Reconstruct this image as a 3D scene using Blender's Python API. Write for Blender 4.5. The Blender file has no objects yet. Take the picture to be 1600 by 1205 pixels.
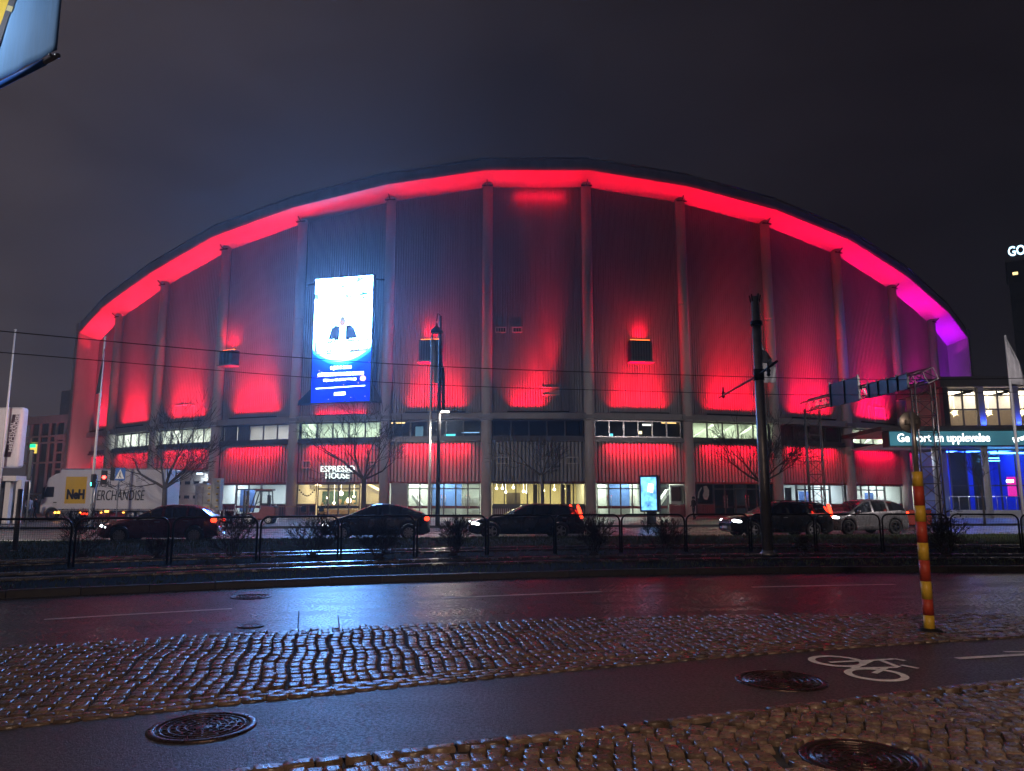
import bpy, bmesh, math, random
import numpy as np
from mathutils import Vector, Matrix
random.seed(7)
sc = bpy.context.scene
col = sc.collection
R_ = math.radians

# ------------------------------------------------------------------ camera
F_PX, W_PX, H_PX, HORIZON, CAM_H = 1170.0, 1600.0, 1205.0, 783.0, 1.6
PITCH = math.atan((HORIZON - H_PX / 2) / F_PX)
cam_d = bpy.data.cameras.new('camera')
cam = bpy.data.objects.new('camera', cam_d)
col.objects.link(cam)
cam.location = (0, 0, CAM_H)
cam.rotation_euler = (math.pi / 2 + PITCH, 0, 0)
cam_d.sensor_width = 36.0
cam_d.lens = 36.0 * F_PX / W_PX
cam_d.clip_end = 3000
sc.camera = cam
# ------------------------------------------------------------------ sky: overcast night lit by the city
w = bpy.data.worlds.new('World')
sc.world = w
w.use_nodes = True
nt = w.node_tree
nt.nodes.clear()
N = nt.nodes.new
out = N('ShaderNodeOutputWorld'); bg = N('ShaderNodeBackground')
tc = N('ShaderNodeTexCoord'); sep = N('ShaderNodeSeparateXYZ')
nz = N('ShaderNodeTexNoise'); nz.inputs['Scale'].default_value = 2.2; nz.inputs['Detail'].default_value = 5; nz.inputs['Roughness'].default_value = .55
mp = N('ShaderNodeMapping'); mp.inputs['Scale'].default_value = (1, 1, 2.2)
rx = N('ShaderNodeValToRGB')
e = rx.color_ramp.elements
e[0].position = .0; e[0].color = (.052, .041, .043, 1)
e[1].position = 1.0; e[1].color = (.0048, .004, .0058, 1)
for p_, c_ in ((.27, (.028, .022, .0245, 1)), (.5, (.0098, .0078, .0095, 1)), (.75, (.0060, .0048, .0065, 1))):
    q_ = e.new(p_); q_.color = c_
mr = N('ShaderNodeMapRange'); mr.inputs[1].default_value = -.9; mr.inputs[2].default_value = .9
mm = N('ShaderNodeMath'); mm.operation = 'MULTIPLY_ADD'
mr2 = N('ShaderNodeMapRange'); mr2.inputs[1].default_value = .25; mr2.inputs[2].default_value = .75; mr2.inputs[3].default_value = .62; mr2.inputs[4].default_value = 1.45
mx = N('ShaderNodeMixRGB'); mx.blend_type = 'MULTIPLY'; mx.inputs[0].default_value = 1
sky = N('ShaderNodeTexSky'); sky.sky_type = 'NISHITA'; sky.sun_disc = False; sky.sun_elevation = R_(-7); sky.sun_rotation = R_(250)
addn = N('ShaderNodeMixRGB'); addn.blend_type = 'ADD'; addn.inputs[0].default_value = .05
L = nt.links.new
L(tc.outputs['Generated'], sep.inputs[0]); L(tc.outputs['Generated'], mp.inputs[0]); L(mp.outputs[0], nz.inputs['Vector'])
L(sep.outputs['X'], mr.inputs[0]); L(mr.outputs[0], rx.inputs[0])
L(nz.outputs['Fac'], mr2.inputs[0])
L(rx.outputs[0], mx.inputs[1]); L(mr2.outputs[0], mx.inputs[2])
L(mx.outputs[0], addn.inputs[1]); L(sky.outputs[0], addn.inputs[2])
L(addn.outputs[0], bg.inputs[0]); bg.inputs[1].default_value = 1.0
L(bg.outputs[0], out.inputs[0])
# ------------------------------------------------------------------ exposure, render settings
vs = sc.view_settings
vs.view_transform = 'Standard'; vs.look = 'None'; vs.exposure = 0.75; vs.gamma = 1.0; vs.use_curve_mapping = False
sc.render.engine = 'CYCLES'
sc.cycles.use_denoising = True
sc.cycles.max_bounces = 6; sc.cycles.diffuse_bounces = 2; sc.cycles.glossy_bounces = 3
sc.cycles.transparent_max_bounces = 10; sc.cycles.transmission_bounces = 3
sc.cycles.volume_bounces = 0
sc.cycles.caustics_reflective = False; sc.cycles.caustics_refractive = False
sc.cycles.sample_clamp_indirect = 3.0
sc.cycles.use_light_tree = True

# ------------------------------------------------------------------ pixel helpers
_c, _s = math.cos(PITCH), math.sin(PITCH)
def ray(x, y):
    a, b = x - W_PX / 2, H_PX / 2 - y
    return Vector((a, F_PX * _c - b * _s, F_PX * _s + b * _c))
O = Vector((0, 0, CAM_H))
def ground(x, y, z=0.0):
    r = ray(x, y); return O + r * ((z - CAM_H) / r.z)
def at_y(x, y, Y):
    r = ray(x, y); return O + r * (Y / r.y)
def hit_plane(x, y, p, n):
    r = ray(x, y); return O + r * ((p - O).dot(n) / r.dot(n))
def px_of(P):
    d = P - O
    z = d.y * _c + d.z * _s
    return (W_PX / 2 + d.x / z * F_PX, H_PX / 2 - (-d.y * _s + d.z * _c) / z * F_PX)

# ------------------------------------------------------------------ objects
def tag(o, label=None, cat=None, group=None, kind=None):
    if label: o['label'] = label
    if cat: o['category'] = cat
    if group: o['group'] = group
    if kind: o['kind'] = kind
    return o
def empty(name, loc=(0, 0, 0), rz=0.0, label=None, cat=None, group=None):
    o = bpy.data.objects.new(name, None); col.objects.link(o)
    o.location = loc; o.rotation_euler = (0, 0, rz); o.empty_display_size = .2
    return tag(o, label, cat, group)
def adopt(o, parent):
    """parent an object whose mesh is written in world coordinates"""
    o.parent = parent
    if parent.type == 'EMPTY':
        o.matrix_parent_inverse = (Matrix.Translation(parent.location) @ Matrix.Rotation(parent.rotation_euler.z, 4, 'Z')).inverted()
def copy_tree(o, parent=None):
    c = o.copy(); col.objects.link(c)
    if parent is not None: c.parent = parent
    for ch in list(o.children): copy_tree(ch, c)
    return c
class MB:
    def __init__(s): s.v = []; s.f = []; s.m = []; s.cur = 0; s.sm = []; s.smooth = False
    def add(s, vs, fs):
        n = len(s.v); s.v += [tuple(p) for p in vs]
        for f in fs: s.f.append([n + i for i in f]); s.m.append(s.cur); s.sm.append(s.smooth)
        return s
    def obox(s, o, a, b, c):
        o, a, b, c = map(Vector, (o, a, b, c))
        P = [o, o + a, o + a + b, o + b, o + c, o + a + c, o + a + b + c, o + b + c]
        F = [(0, 3, 2, 1), (4, 5, 6, 7), (0, 1, 5, 4), (1, 2, 6, 5), (2, 3, 7, 6), (3, 0, 4, 7)]
        if a.cross(b).dot(c) < 0: F = [f[::-1] for f in F]
        return s.add(P, F)
    def box(s, c, d, rz=0.0):
        ca, sa = math.cos(rz), math.sin(rz)
        a = Vector((ca, sa, 0)) * d[0]; b = Vector((-sa, ca, 0)) * d[1]; u = Vector((0, 0, d[2]))
        return s.obox(Vector(c) - (a + b + u) / 2, a, b, u)
    def bar(s, p, q, w, h, up=(0, 0, 1)):
        p, q = Vector(p), Vector(q); t = (q - p); up = Vector(up)
        n = t.normalized().cross(up)
        if n.length < 1e-5: n = Vector((1, 0, 0))
        n.normalize(); m = n.cross(t.normalized())
        return s.obox(p - n * w / 2 - m * h / 2, n * w, m * h, t)
    def quad(s, a, b, c, d): return s.add([a, b, c, d], [(0, 1, 2, 3)])
    def tube(s, pts, rad, n=8, cap=True):
        pts = [Vector(p) for p in pts]
        if not isinstance(rad, (list, tuple)): rad = [rad] * len(pts)
        base = len(s.v); prev = None
        for i, p in enumerate(pts):
            t = (pts[min(i + 1, len(pts) - 1)] - pts[max(i - 1, 0)]).normalized()
            if prev is None:
                a = t.cross(Vector((0, 0, 1)))
                if a.length < 1e-3: a = t.cross(Vector((0, 1, 0)))
            else: a = prev - t * prev.dot(t)
            a.normalize(); prev = a; b = t.cross(a)
            for k in range(n):
                an = 2 * math.pi * k / n
                s.v.append(tuple(p + (a * math.cos(an) + b * math.sin(an)) * rad[i]))
        for i in range(len(pts) - 1):
            for k in range(n):
                k2 = (k + 1) % n; A = base + i * n
                s.f.append([A + k, A + k2, A + n + k2, A + n + k]); s.m.append(s.cur); s.sm.append(True)
        if cap:
            s.f.append([base + k for k in range(n)][::-1]); s.f.append([base + (len(pts) - 1) * n + k for k in range(n)])
            s.m += [s.cur] * 2; s.sm += [False] * 2
        return s
    def lathe(s, prof, n=16, M=None, smooth=True, caps=True):
        """prof: (radius, height) about local z"""
        M = M or Matrix.Identity(4); base = len(s.v)
        for r, z in prof:
            for k in range(n):
                an = 2 * math.pi * k / n
                s.v.append(tuple(M @ Vector((r * math.cos(an), r * math.sin(an), z))))
        for i in range(len(prof) - 1):
            for k in range(n):
                k2 = (k + 1) % n; A = base + i * n
                s.f.append([A + k, A + k2, A + n + k2, A + n + k]); s.m.append(s.cur); s.sm.append(smooth)
        for i, rev in ((0, True), (len(prof) - 1, False)):
            if caps and prof[i][0] > 1e-4:
                f = [base + i * n + k for k in range(n)]
                s.f.append(f[::-1] if rev else f); s.m.append(s.cur); s.sm.append(False)
        return s
    def prism(s, poly, lo, hi):
        """poly: list of 2-tuples; lo, hi: functions (a, b) -> Vector"""
        n = len(poly); P = [lo(*p) for p in poly] + [hi(*p) for p in poly]
        return s.add(P, [tuple(range(n))[::-1], tuple(range(n, 2 * n))] + [(i, (i + 1) % n, n + (i + 1) % n, n + i) for i in range(n)])
    def mesh(s, name, mats):
        me = bpy.data.meshes.new(name)
        me.from_pydata(s.v, [], s.f)
        if not isinstance(mats, (list, tuple)): mats = [mats]
        for m in mats: me.materials.append(m)
        me.polygons.foreach_set('material_index', s.m)
        me.polygons.foreach_set('use_smooth', s.sm)
        me.update()
        return me
    def build(s, name, mats, parent=None, world=False):
        o = bpy.data.objects.new(name, s.mesh(name, mats)); col.objects.link(o)
        if parent is not None:
            if world: adopt(o, parent)
            else: o.parent = parent
        return o
def link_mesh(name, me, parent=None, M=None, world=False):
    o = bpy.data.objects.new(name, me); col.objects.link(o)
    if parent is not None:
        if world: adopt(o, parent)
        else: o.parent = parent
    if M is not None: o.matrix_basis = M
    return o
def fix_normals(o):
    bm = bmesh.new(); bm.from_mesh(o.data); bmesh.ops.recalc_face_normals(bm, faces=bm.faces); bm.to_mesh(o.data); bm.free()
    return o
def bevel(o, w_=.02, seg=2):
    m = o.modifiers.new('bevel', 'BEVEL'); m.width = w_; m.segments = seg; m.limit_method = 'ANGLE'; m.angle_limit = R_(40)
    return o
def text(body, size, mat_, M, parent=None, name='lettering', depth=.02, bold=.0, world=True, sx=1.0, shear=0.0, align='CENTER', space=1.0):
    cu = bpy.data.curves.new('t', 'FONT'); cu.body = body; cu.size = size; cu.align_x = align; cu.align_y = 'CENTER'
    cu.extrude = depth / 2; cu.offset = bold * size; cu.resolution_u = 3; cu.shear = shear; cu.space_character = space
    to = bpy.data.objects.new('t', cu); col.objects.link(to)
    dg = bpy.context.evaluated_depsgraph_get()
    me = bpy.data.meshes.new_from_object(to.evaluated_get(dg)); me.name = name
    bpy.data.objects.remove(to); bpy.data.curves.remove(cu)
    me.transform(M @ Matrix.Diagonal((sx, 1, 1, 1)))
    me.materials.clear(); me.materials.append(mat_)
    return link_mesh(name, me, parent, None, world)
def frame(o, x, up):
    """matrix: local x along x, local y along up, local z = x cross up (towards the reader)"""
    x = Vector(x).normalized(); up = Vector(up); z = x.cross(up).normalized(); y = z.cross(x)
    m = Matrix((x, y, z)).transposed().to_4x4(); m.translation = Vector(o); return m

# ------------------------------------------------------------------ materials
def pbr(name, c, rough=.6, metal=0.0, var=.15, scale=4.0, bump=0.0, bscale=60.0, emis=None, es=0.0, rvar=.1, spec=.5, island=0.0, coat=0.0, stretch=None):
    m = bpy.data.materials.new(name); m.use_nodes = True; t = m.node_tree; b = t.nodes['Principled BSDF']; A = t.nodes.new; K = t.links.new
    b.inputs['Roughness'].default_value = rough; b.inputs['Metallic'].default_value = metal
    b.inputs['Specular IOR Level'].default_value = spec; b.inputs['Coat Weight'].default_value = coat
    b.inputs['Base Color'].default_value = (*c, 1)
    if var or bump or rvar:
        q = A('ShaderNodeTexCoord'); n = A('ShaderNodeTexNoise'); n.inputs['Scale'].default_value = scale; n.inputs['Detail'].default_value = 6
        n.inputs['Roughness'].default_value = .65
        src = q.outputs['Object']
        if stretch:
            mp_ = A('ShaderNodeMapping'); mp_.inputs['Scale'].default_value = stretch; K(src, mp_.inputs[0]); src = mp_.outputs[0]
        K(src, n.inputs['Vector'])
        r = A('ShaderNodeMapRange'); r.inputs[1].default_value = .3; r.inputs[2].default_value = .7; r.inputs[3].default_value = 1 - var; r.inputs[4].default_value = 1 + var
        K(n.outputs['Fac'], r.inputs[0])
        x = A('ShaderNodeVectorMath'); x.operation = 'SCALE'; x.inputs[0].default_value = c; K(r.outputs[0], x.inputs['Scale'])
        src2 = x.outputs[0]
        if island:
            g_ = A('ShaderNodeNewGeometry'); r3 = A('ShaderNodeMapRange'); r3.inputs[3].default_value = 1 - island; r3.inputs[4].default_value = 1 + island
            oi = A('ShaderNodeObjectInfo'); ad = A('ShaderNodeMath'); ad.operation = 'ADD'; fr = A('ShaderNodeMath'); fr.operation = 'FRACT'
            K(g_.outputs['Random Per Island'], ad.inputs[0]); K(oi.outputs['Random'], ad.inputs[1]); K(ad.outputs[0], fr.inputs[0])
            K(fr.outputs[0], r3.inputs[0]); x2 = A('ShaderNodeVectorMath'); x2.operation = 'SCALE'; K(src2, x2.inputs[0]); K(r3.outputs[0], x2.inputs['Scale'])
            src2 = x2.outputs[0]
        K(src2, b.inputs['Base Color'])
        if rvar:
            r2 = A('ShaderNodeMapRange'); r2.inputs[1].default_value = .3; r2.inputs[2].default_value = .7
            r2.inputs[3].default_value = max(0.02, rough - rvar); r2.inputs[4].default_value = min(1, rough + rvar)
            n2 = A('ShaderNodeTexNoise'); n2.inputs['Scale'].default_value = scale * 1.7; n2.inputs['Detail'].default_value = 4; K(src, n2.inputs['Vector'])
            K(n2.outputs['Fac'], r2.inputs[0]); K(r2.outputs[0], b.inputs['Roughness'])
        if bump:
            nb = A('ShaderNodeTexNoise'); nb.inputs['Scale'].default_value = bscale; nb.inputs['Detail'].default_value = 3; K(src, nb.inputs['Vector'])
            bu = A('ShaderNodeBump'); bu.inputs['Strength'].default_value = bump; bu.inputs['Distance'].default_value = .02
            K(nb.outputs['Fac'], bu.inputs['Height']); K(bu.outputs[0], b.inputs['Normal'])
    if emis: b.inputs['Emission Color'].default_value = (*emis, 1); b.inputs['Emission Strength'].default_value = es
    return m
def emit(name, c, s_, var=0.0, scale=3.0):
    m = bpy.data.materials.new(name); m.use_nodes = True; t = m.node_tree; t.nodes.clear()
    o = t.nodes.new('ShaderNodeOutputMaterial'); b = t.nodes.new('ShaderNodeEmission'); b.inputs[0].default_value = (*c, 1); b.inputs[1].default_value = s_
    t.links.new(b.outputs[0], o.inputs[0])
    if var:
        q = t.nodes.new('ShaderNodeTexCoord'); n = t.nodes.new('ShaderNodeTexNoise'); n.inputs['Scale'].default_value = scale; n.inputs['Detail'].default_value = 5
        r = t.nodes.new('ShaderNodeMapRange'); r.inputs[1].default_value = .3; r.inputs[2].default_value = .7; r.inputs[3].default_value = s_ * (1 - var); r.inputs[4].default_value = s_ * (1 + var)
        t.links.new(q.outputs['Object'], n.inputs['Vector']); t.links.new(n.outputs['Fac'], r.inputs[0]); t.links.new(r.outputs[0], b.inputs[1])
    return m
def glass_mat(name, tint=(.9, .95, .93), refl=.12, rough=.02, dark=None):
    m = bpy.data.materials.new(name); m.use_nodes = True; t = m.node_tree; t.nodes.clear(); A = t.nodes.new
    o = A('ShaderNodeOutputMaterial'); tr = A('ShaderNodeBsdfTransparent'); tr.inputs[0].default_value = (*tint, 1)
    g_ = A('ShaderNodeBsdfGlossy'); g_.inputs['Roughness'].default_value = rough
    fr = A('ShaderNodeLayerWeight'); fr.inputs[0].default_value = .25; r = A('ShaderNodeMapRange'); r.inputs[3].default_value = refl * .5; r.inputs[4].default_value = min(1, refl * 4)
    t.links.new(fr.outputs['Fresnel'], r.inputs[0]); mx_ = A('ShaderNodeMixShader')
    t.links.new(r.outputs[0], mx_.inputs[0]); t.links.new(tr.outputs[0], mx_.inputs[1]); t.links.new(g_.outputs[0], mx_.inputs[2]); t.links.new(mx_.outputs[0], o.inputs[0])
    return m
def asphalt_mat(name, lo, hi, r0, r1, grain=70.0, bump=.3, patch=.7):
    """wet asphalt: aggregate speckle, worn tracks and damp patches"""
    m = bpy.data.materials.new(name); m.use_nodes = True; t = m.node_tree; b = t.nodes['Principled BSDF']; A = t.nodes.new; K = t.links.new
    q = A('ShaderNodeTexCoord').outputs['Object']
    def noise(sc_, det, rgh=.6, st=None):
        n = A('ShaderNodeTexNoise'); n.inputs['Scale'].default_value = sc_; n.inputs['Detail'].default_value = det; n.inputs['Roughness'].default_value = rgh
        if st: mp_ = A('ShaderNodeMapping'); mp_.inputs['Scale'].default_value = st; K(q, mp_.inputs[0]); K(mp_.outputs[0], n.inputs['Vector'])
        else: K(q, n.inputs['Vector'])
        return n.outputs['Fac']
    def rng(src, a, b_, c, d):
        r = A('ShaderNodeMapRange'); r.inputs[1].default_value = a; r.inputs[2].default_value = b_; r.inputs[3].default_value = c; r.inputs[4].default_value = d; K(src, r.inputs[0]); return r.outputs[0]
    g = noise(grain, 2, .7); pch = noise(patch, 5, .6, (1, 2.5, 1)); f2 = noise(grain * .45, 2)
    cr = A('ShaderNodeMixRGB'); cr.inputs[1].default_value = (*lo, 1); cr.inputs[2].default_value = (*hi, 1); K(rng(g, .40, .66, 0, 1), cr.inputs[0])
    sc2 = A('ShaderNodeVectorMath'); sc2.operation = 'SCALE'; K(cr.outputs[0], sc2.inputs[0]); K(rng(pch, .3, .7, .7, 1.3), sc2.inputs['Scale']); K(sc2.outputs[0], b.inputs['Base Color'])
    ad = A('ShaderNodeMath'); ad.operation = 'ADD'; ad.use_clamp = True; K(rng(pch, .3, .7, r0 - (r1 - r0) * .25, r0 + (r1 - r0) * .35), ad.inputs[0]); K(rng(f2, .42, .62, 0, (r1 - r0)), ad.inputs[1]); K(ad.outputs[0], b.inputs['Roughness'])
    bu = A('ShaderNodeBump'); bu.inputs['Strength'].default_value = bump; bu.inputs['Distance'].default_value = .012; K(g, bu.inputs['Height']); K(bu.outputs[0], b.inputs['Normal'])
    return m
M = {}
M['asphalt'] = asphalt_mat('wet_asphalt', (.016, .016, .018), (.06, .06, .064), .25, .43, 48, .30)
M['path'] = asphalt_mat('path_asphalt', (.020, .019, .020), (.085, .080, .080), .36, .55, 75, .5, 1.2)
M['ground'] = pbr('ground', (.03, .03, .03), .7, bump=.3)
M['trackbed'] = pbr('track_bed_soil', (.010, .010, .009), .95, var=.5, scale=3, bump=.8, bscale=25, rvar=0, spec=.1)
M['turf'] = pbr('turf_soil', (.028, .036, .014), .95, var=.5, scale=2, bump=.9, bscale=30, rvar=0, spec=.1)
M['grass'] = pbr('grass_blades', (.075, .11, .03), .7, var=.4, scale=1.5, rvar=0, island=.35)
M['far_road'] = pbr('far_road_asphalt', (.04, .04, .042), .33, var=.3, scale=.8, bump=.4, bscale=60, rvar=.1)
M['plaza'] = pbr('plaza_paving', (.10, .095, .09), .42, var=.25, scale=1.2, bump=.3, bscale=30, rvar=.12)
M['granite'] = pbr('granite_kerb', (.045, .043, .042), .45, var=.25, scale=9, bump=.35, bscale=80, island=.25)
M['cobble'] = pbr('granite_sett', (.12, .085, .064), .30, var=.3, scale=14, bump=.25, bscale=60, island=.45, rvar=.10)
M['joint'] = pbr('sand_joint', (.02, .018, .016), .8, var=.4, scale=12, bump=.7, bscale=90)
M['paint'] = pbr('road_paint', (.78, .76, .72), .55, var=.22, scale=9, bump=.3, bscale=90)
M['iron'] = pbr('cast_iron', (.045, .03, .027), .32, .7, var=.4, scale=12, bump=.2, bscale=60)
M['rail'] = pbr('rail_steel', (.55, .55, .57), .24, 1.0, var=.2, scale=3)
M['rib'] = pbr('corrugated_cladding', (.34, .33, .335), .5, .15, var=.14, scale=.6, rvar=.08, stretch=(1, 1, .25), bump=.05, bscale=3)
M['conc'] = pbr('painted_concrete', (.58, .55, .53), .65, var=.14, scale=.7, bump=.12, bscale=12, stretch=(1, 1, .3))
M['soffit'] = pbr('soffit_panel', (.5, .49, .48), .55, var=.08, scale=.5)
M['fascia'] = pbr('roof_edge_sheet', (.42, .41, .41), .5, .2, var=.22, scale=.5, stretch=(1, 1, .6))
M['band'] = pbr('ledge_concrete', (.33, .32, .31), .7, var=.16, scale=.8, bump=.1, bscale=15)
M['frame'] = pbr('window_frame_metal', (.12, .11, .11), .4, .5, var=.1)
M['alu'] = pbr('brushed_aluminium', (.45, .44, .43), .32, .9, var=.12)
M['dark'] = pbr('dark_metal', (.018, .018, .02), .45, .4, var=.2)
M['black'] = pbr('black_paint', (.010, .010, .011), .42, var=.2)
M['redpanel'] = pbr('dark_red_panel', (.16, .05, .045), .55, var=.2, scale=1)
M['glass'] = glass_mat('window_glass')
M['dglass'] = glass_mat('tinted_glass', (.35, .37, .4), .25)
M['room'] = pbr('interior_wall', (.62, .62, .58), .8, var=.06, scale=.6)
M['roomblue'] = pbr('interior_blue_wall', (.08, .16, .42), .7, var=.1)
M['roomdark'] = pbr('interior_dark_wall', (.05, .05, .055), .8, var=.2)
M['wood'] = pbr('oak_counter', (.42, .26, .11), .5, var=.25, scale=3, stretch=(1, 1, 6))
M['floor'] = pbr('interior_floor', (.3, .29, .27), .4, var=.1)
M['galv'] = pbr('galvanised_steel', (.36, .36, .37), .42, .8, var=.2, scale=5)
M['bark'] = pbr('wet_bark', (.045, .036, .030), .7, var=.35, scale=9, bump=.5, bscale=40)
M['twig'] = pbr('shrub_twig', (.035, .026, .024), .75, var=.3, scale=9, rvar=0)
M['white'] = pbr('white_paint', (.72, .72, .72), .4, var=.06)
M['flagw'] = pbr('white_flag_cloth', (.55, .55, .58), .8, var=.1, scale=3)
M['flagd'] = pbr('dark_flag_cloth', (.03, .03, .04), .8, var=.2)
M['rimm'] = pbr('alloy_rim', (.42, .42, .43), .35, .35, var=.1)
M['rubber'] = pbr('tyre_rubber', (.012, .012, .012), .7, var=.1)
M['yellow'] = pbr('yellow_paint', (.72, .46, .04), .45, var=.12, scale=12)
M['redp'] = pbr('red_paint', (.5, .06, .03), .5, var=.15, scale=12)
M['tail'] = emit('tail_lamp', (1, .03, .01), 5.0)
M['amber'] = emit('amber_lamp', (1, .38, .05), 4.0)
M['head'] = emit('head_lamp', (.85, .95, 1.0), 14.0)
M['skin'] = pbr('skin', (.45, .27, .2), .6, var=.05)
def area(name, loc, direction, sx, sy, power, c, parent=None, spread=None, x_axis=None):
    d = bpy.data.lights.new(name, 'AREA'); d.shape = 'RECTANGLE'; d.size = sx; d.size_y = sy; d.energy = power; d.color = c
    if spread: d.spread = R_(spread)
    o = bpy.data.objects.new(name, d); col.objects.link(o)
    z = -Vector(direction).normalized(); x = Vector(x_axis or (1, 0, 0)); x = (x - z * x.dot(z)).normalized(); y = z.cross(x)
    m = Matrix((x, y, z)).transposed().to_4x4(); m.translation = Vector(loc)
    if parent is not None:
        o.parent = parent; o.matrix_parent_inverse = (Matrix.Translation(parent.location) @ Matrix.Rotation(parent.rotation_euler.z, 4, 'Z')).inverted()
    o.matrix_basis = m
    return o
def spot(name, loc, direction, power, c, angle=60, blend=.5, radius=.1, parent=None):
    d = bpy.data.lights.new(name, 'SPOT'); d.energy = power; d.color = c; d.spot_size = R_(angle); d.spot_blend = blend; d.shadow_soft_size = radius
    o = bpy.data.objects.new(name, d); col.objects.link(o)
    m = Vector(direction).to_track_quat('-Z', 'Y').to_matrix().to_4x4(); m.translation = Vector(loc)
    if parent is not None:
        o.parent = parent; o.matrix_parent_inverse = (Matrix.Translation(parent.location) @ Matrix.Rotation(parent.rotation_euler.z, 4, 'Z')).inverted()
    o.matrix_basis = m
    return o
# ================================================================== street setting
class Curve:
    def __init__(s, pts, deg=2, lo=-12.0, hi=14.0):
        s.p = np.polyfit([q[0] for q in pts], [q[1] for q in pts], deg); s.d = np.polyder(s.p); s.lo, s.hi = lo, hi
    def __call__(s, x):
        c = min(max(x, s.lo), s.hi); return float(np.polyval(s.p, c) + np.polyval(s.d, c) * (x - c))
    def slope(s, x): return float(np.polyval(s.d, min(max(x, s.lo), s.hi)))
KF = Curve([(-8.41, 12.69), (-6.79, 13.65), (-4.83, 14.55), (-2.57, 15.46), (0, 16.09), (2.79, 16.77), (5.73, 17.21), (8.75, 17.51), (11.77, 17.67)])
LN = Curve([(-6.38, 10.66), (-4.42, 11.39), (-1.17, 12.86), (1.6, 13.74), (4.59, 14.55), (7.41, 14.88)], lo=-9, hi=10)
CT = Curve([(-5.35, 8.17), (-4.4, 8.55), (-3.73, 9.0), (-2.58, 9.51), (-1.62, 9.83), (0, 10.23), (3.56, 10.78), (7.24, 11.0)], lo=-8, hi=9)
CB = Curve([(-3.45, 5.77), (-2.73, 6.02), (-2.03, 6.28), (-1.09, 6.7), (0, 7.22), (1.26, 7.7), (2.73, 8.33), (4.36, 8.84), (5.97, 9.12)], lo=-6, hi=8)
PB = Curve([(-1.53, 4.79), (-.98, 5.04), (-.42, 5.26), (0, 5.42), (.94, 5.8), (2.01, 6.2), (3.22, 6.59), (4.63, 7.06)], deg=1)
FR = Curve([(-14.9, 29.7), (-5.2, 31.2), (5.5, 32.7), (17, 33.9)], deg=1)
FK = Curve([(-13.2, 44.8), (8.3, 47.8), (29, 49.4)], deg=1)
XS = [-34 + i for i in range(71)]
def strip(name, lo, hi, z, mat_, xs=XS, kind='structure', n=6):
    mb = MB()
    for i, x in enumerate(xs):
        a, b = lo(x), hi(x); mb.v += [(x, a + (b - a) * j / n, z(x, j / n) if callable(z) else z) for j in range(n + 1)]
    for i in range(len(xs) - 1):
        for j in range(n):
            A = i * (n + 1) + j; mb.f.append([A, A + n + 1, A + n + 2, A + 1]); mb.m.append(0); mb.sm.append(True)
    o = mb.build(name, mat_); o['kind'] = kind; return o
o = MB().quad((-900, -900, -.08), (900, -900, -.08), (900, 900, -.08), (-900, 900, -.08)).build('ground', M['ground']); o['kind'] = 'structure'
road = strip('road', CT, KF, 0.0, M['asphalt'])
path = strip('cycle_path', PB, CB, .002, M['path'])
bed = strip('tram_track_bed', lambda x: KF(x) + .16, lambda x: KF(x) + 9.0, .10, M['trackbed'])
verge = strip('grass_verge', lambda x: KF(x) + 9.0, lambda x: FR(x) - .15, lambda x, t: .10 + .09 * math.sin(math.pi * t), M['turf'])
froad = strip('far_road', FR, FK, .0, M['far_road'])
plaza = strip('plaza_pavement', lambda x: FK(x) + .2, lambda x: 100.0, lambda x, t: .13 + .06 * min(1, t * 3), M['plaza'], xs=[-70 + 2 * i for i in range(71)])
# kerbs of single stones
def kerb(name, cv, z1, depth, step=1.0, xs=(-16, 17), off=0.0):
    k = empty(name, (0, cv(0), 0)); k['kind'] = 'structure'
    x = xs[0]
    while x < xs[1]:
        s_ = step * random.uniform(.93, 1.0)
        a = Vector((x, cv(x) + off, 0)); b = Vector((x + s_ - .012, cv(x + s_ - .012) + off, 0)); t = b - a; n = Vector((-t.y, t.x, 0)).normalized()
        hz_ = z1 + random.uniform(-.008, .008)
        mb = MB(); q = .02; P = []
        for z_, i_ in ((-.1, 0), (hz_ - q, 0), (hz_, q)):
            P += [a + n * i_, b + n * i_, b + n * (depth - 0), a + n * (depth - 0)]
            for p in P[-4:]: p.z = z_
        mb.add(P, [(0, 1, 5, 4), (1, 2, 6, 5), (2, 3, 7, 6), (3, 0, 4, 7), (4, 5, 9, 8), (5, 6, 10, 9), (6, 7, 11, 10), (7, 4, 8, 11), (8, 9, 10, 11)])
        mb.build('kerb_stone', M['granite'], k, world=True)
        x += s_
    return k
kerb('track_kerb', KF, .125, .16)
kerb('verge_kerb', FR, .12, .14, xs=(-20, 22), step=1.2, off=-.15)
kerb('plaza_kerb', FK, .135, .2, xs=(-24, 36), step=1.5)
# rails
trk = empty('tram_track', (0, KF(0), .1)); trk['kind'] = 'structure'
for off in (2.4, 3.85, 6.9, 8.35):
    mb = MB(); xs = [-22 + .8 * i for i in range(58)]
    for i, x in enumerate(xs):
        y = KF(x) + off; sl = KF.slope(x); n = Vector((-sl, 1, 0)).normalized()
        for dn, z_ in ((-.045, .06), (-.045, .135), (-.025, .155), (.025, .162), (.045, .150), (.045, .06)):
            mb.v.append((x + n.x * dn, y + n.y * dn, z_))
        if i:
            for j in range(5):
                A = (i - 1) * 6 + j; mb.f.append([A, A + 6, A + 7, A + 1]); mb.m.append(0); mb.sm.append(False)
    mb.build('rail', M['rail'], trk, world=True)
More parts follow.
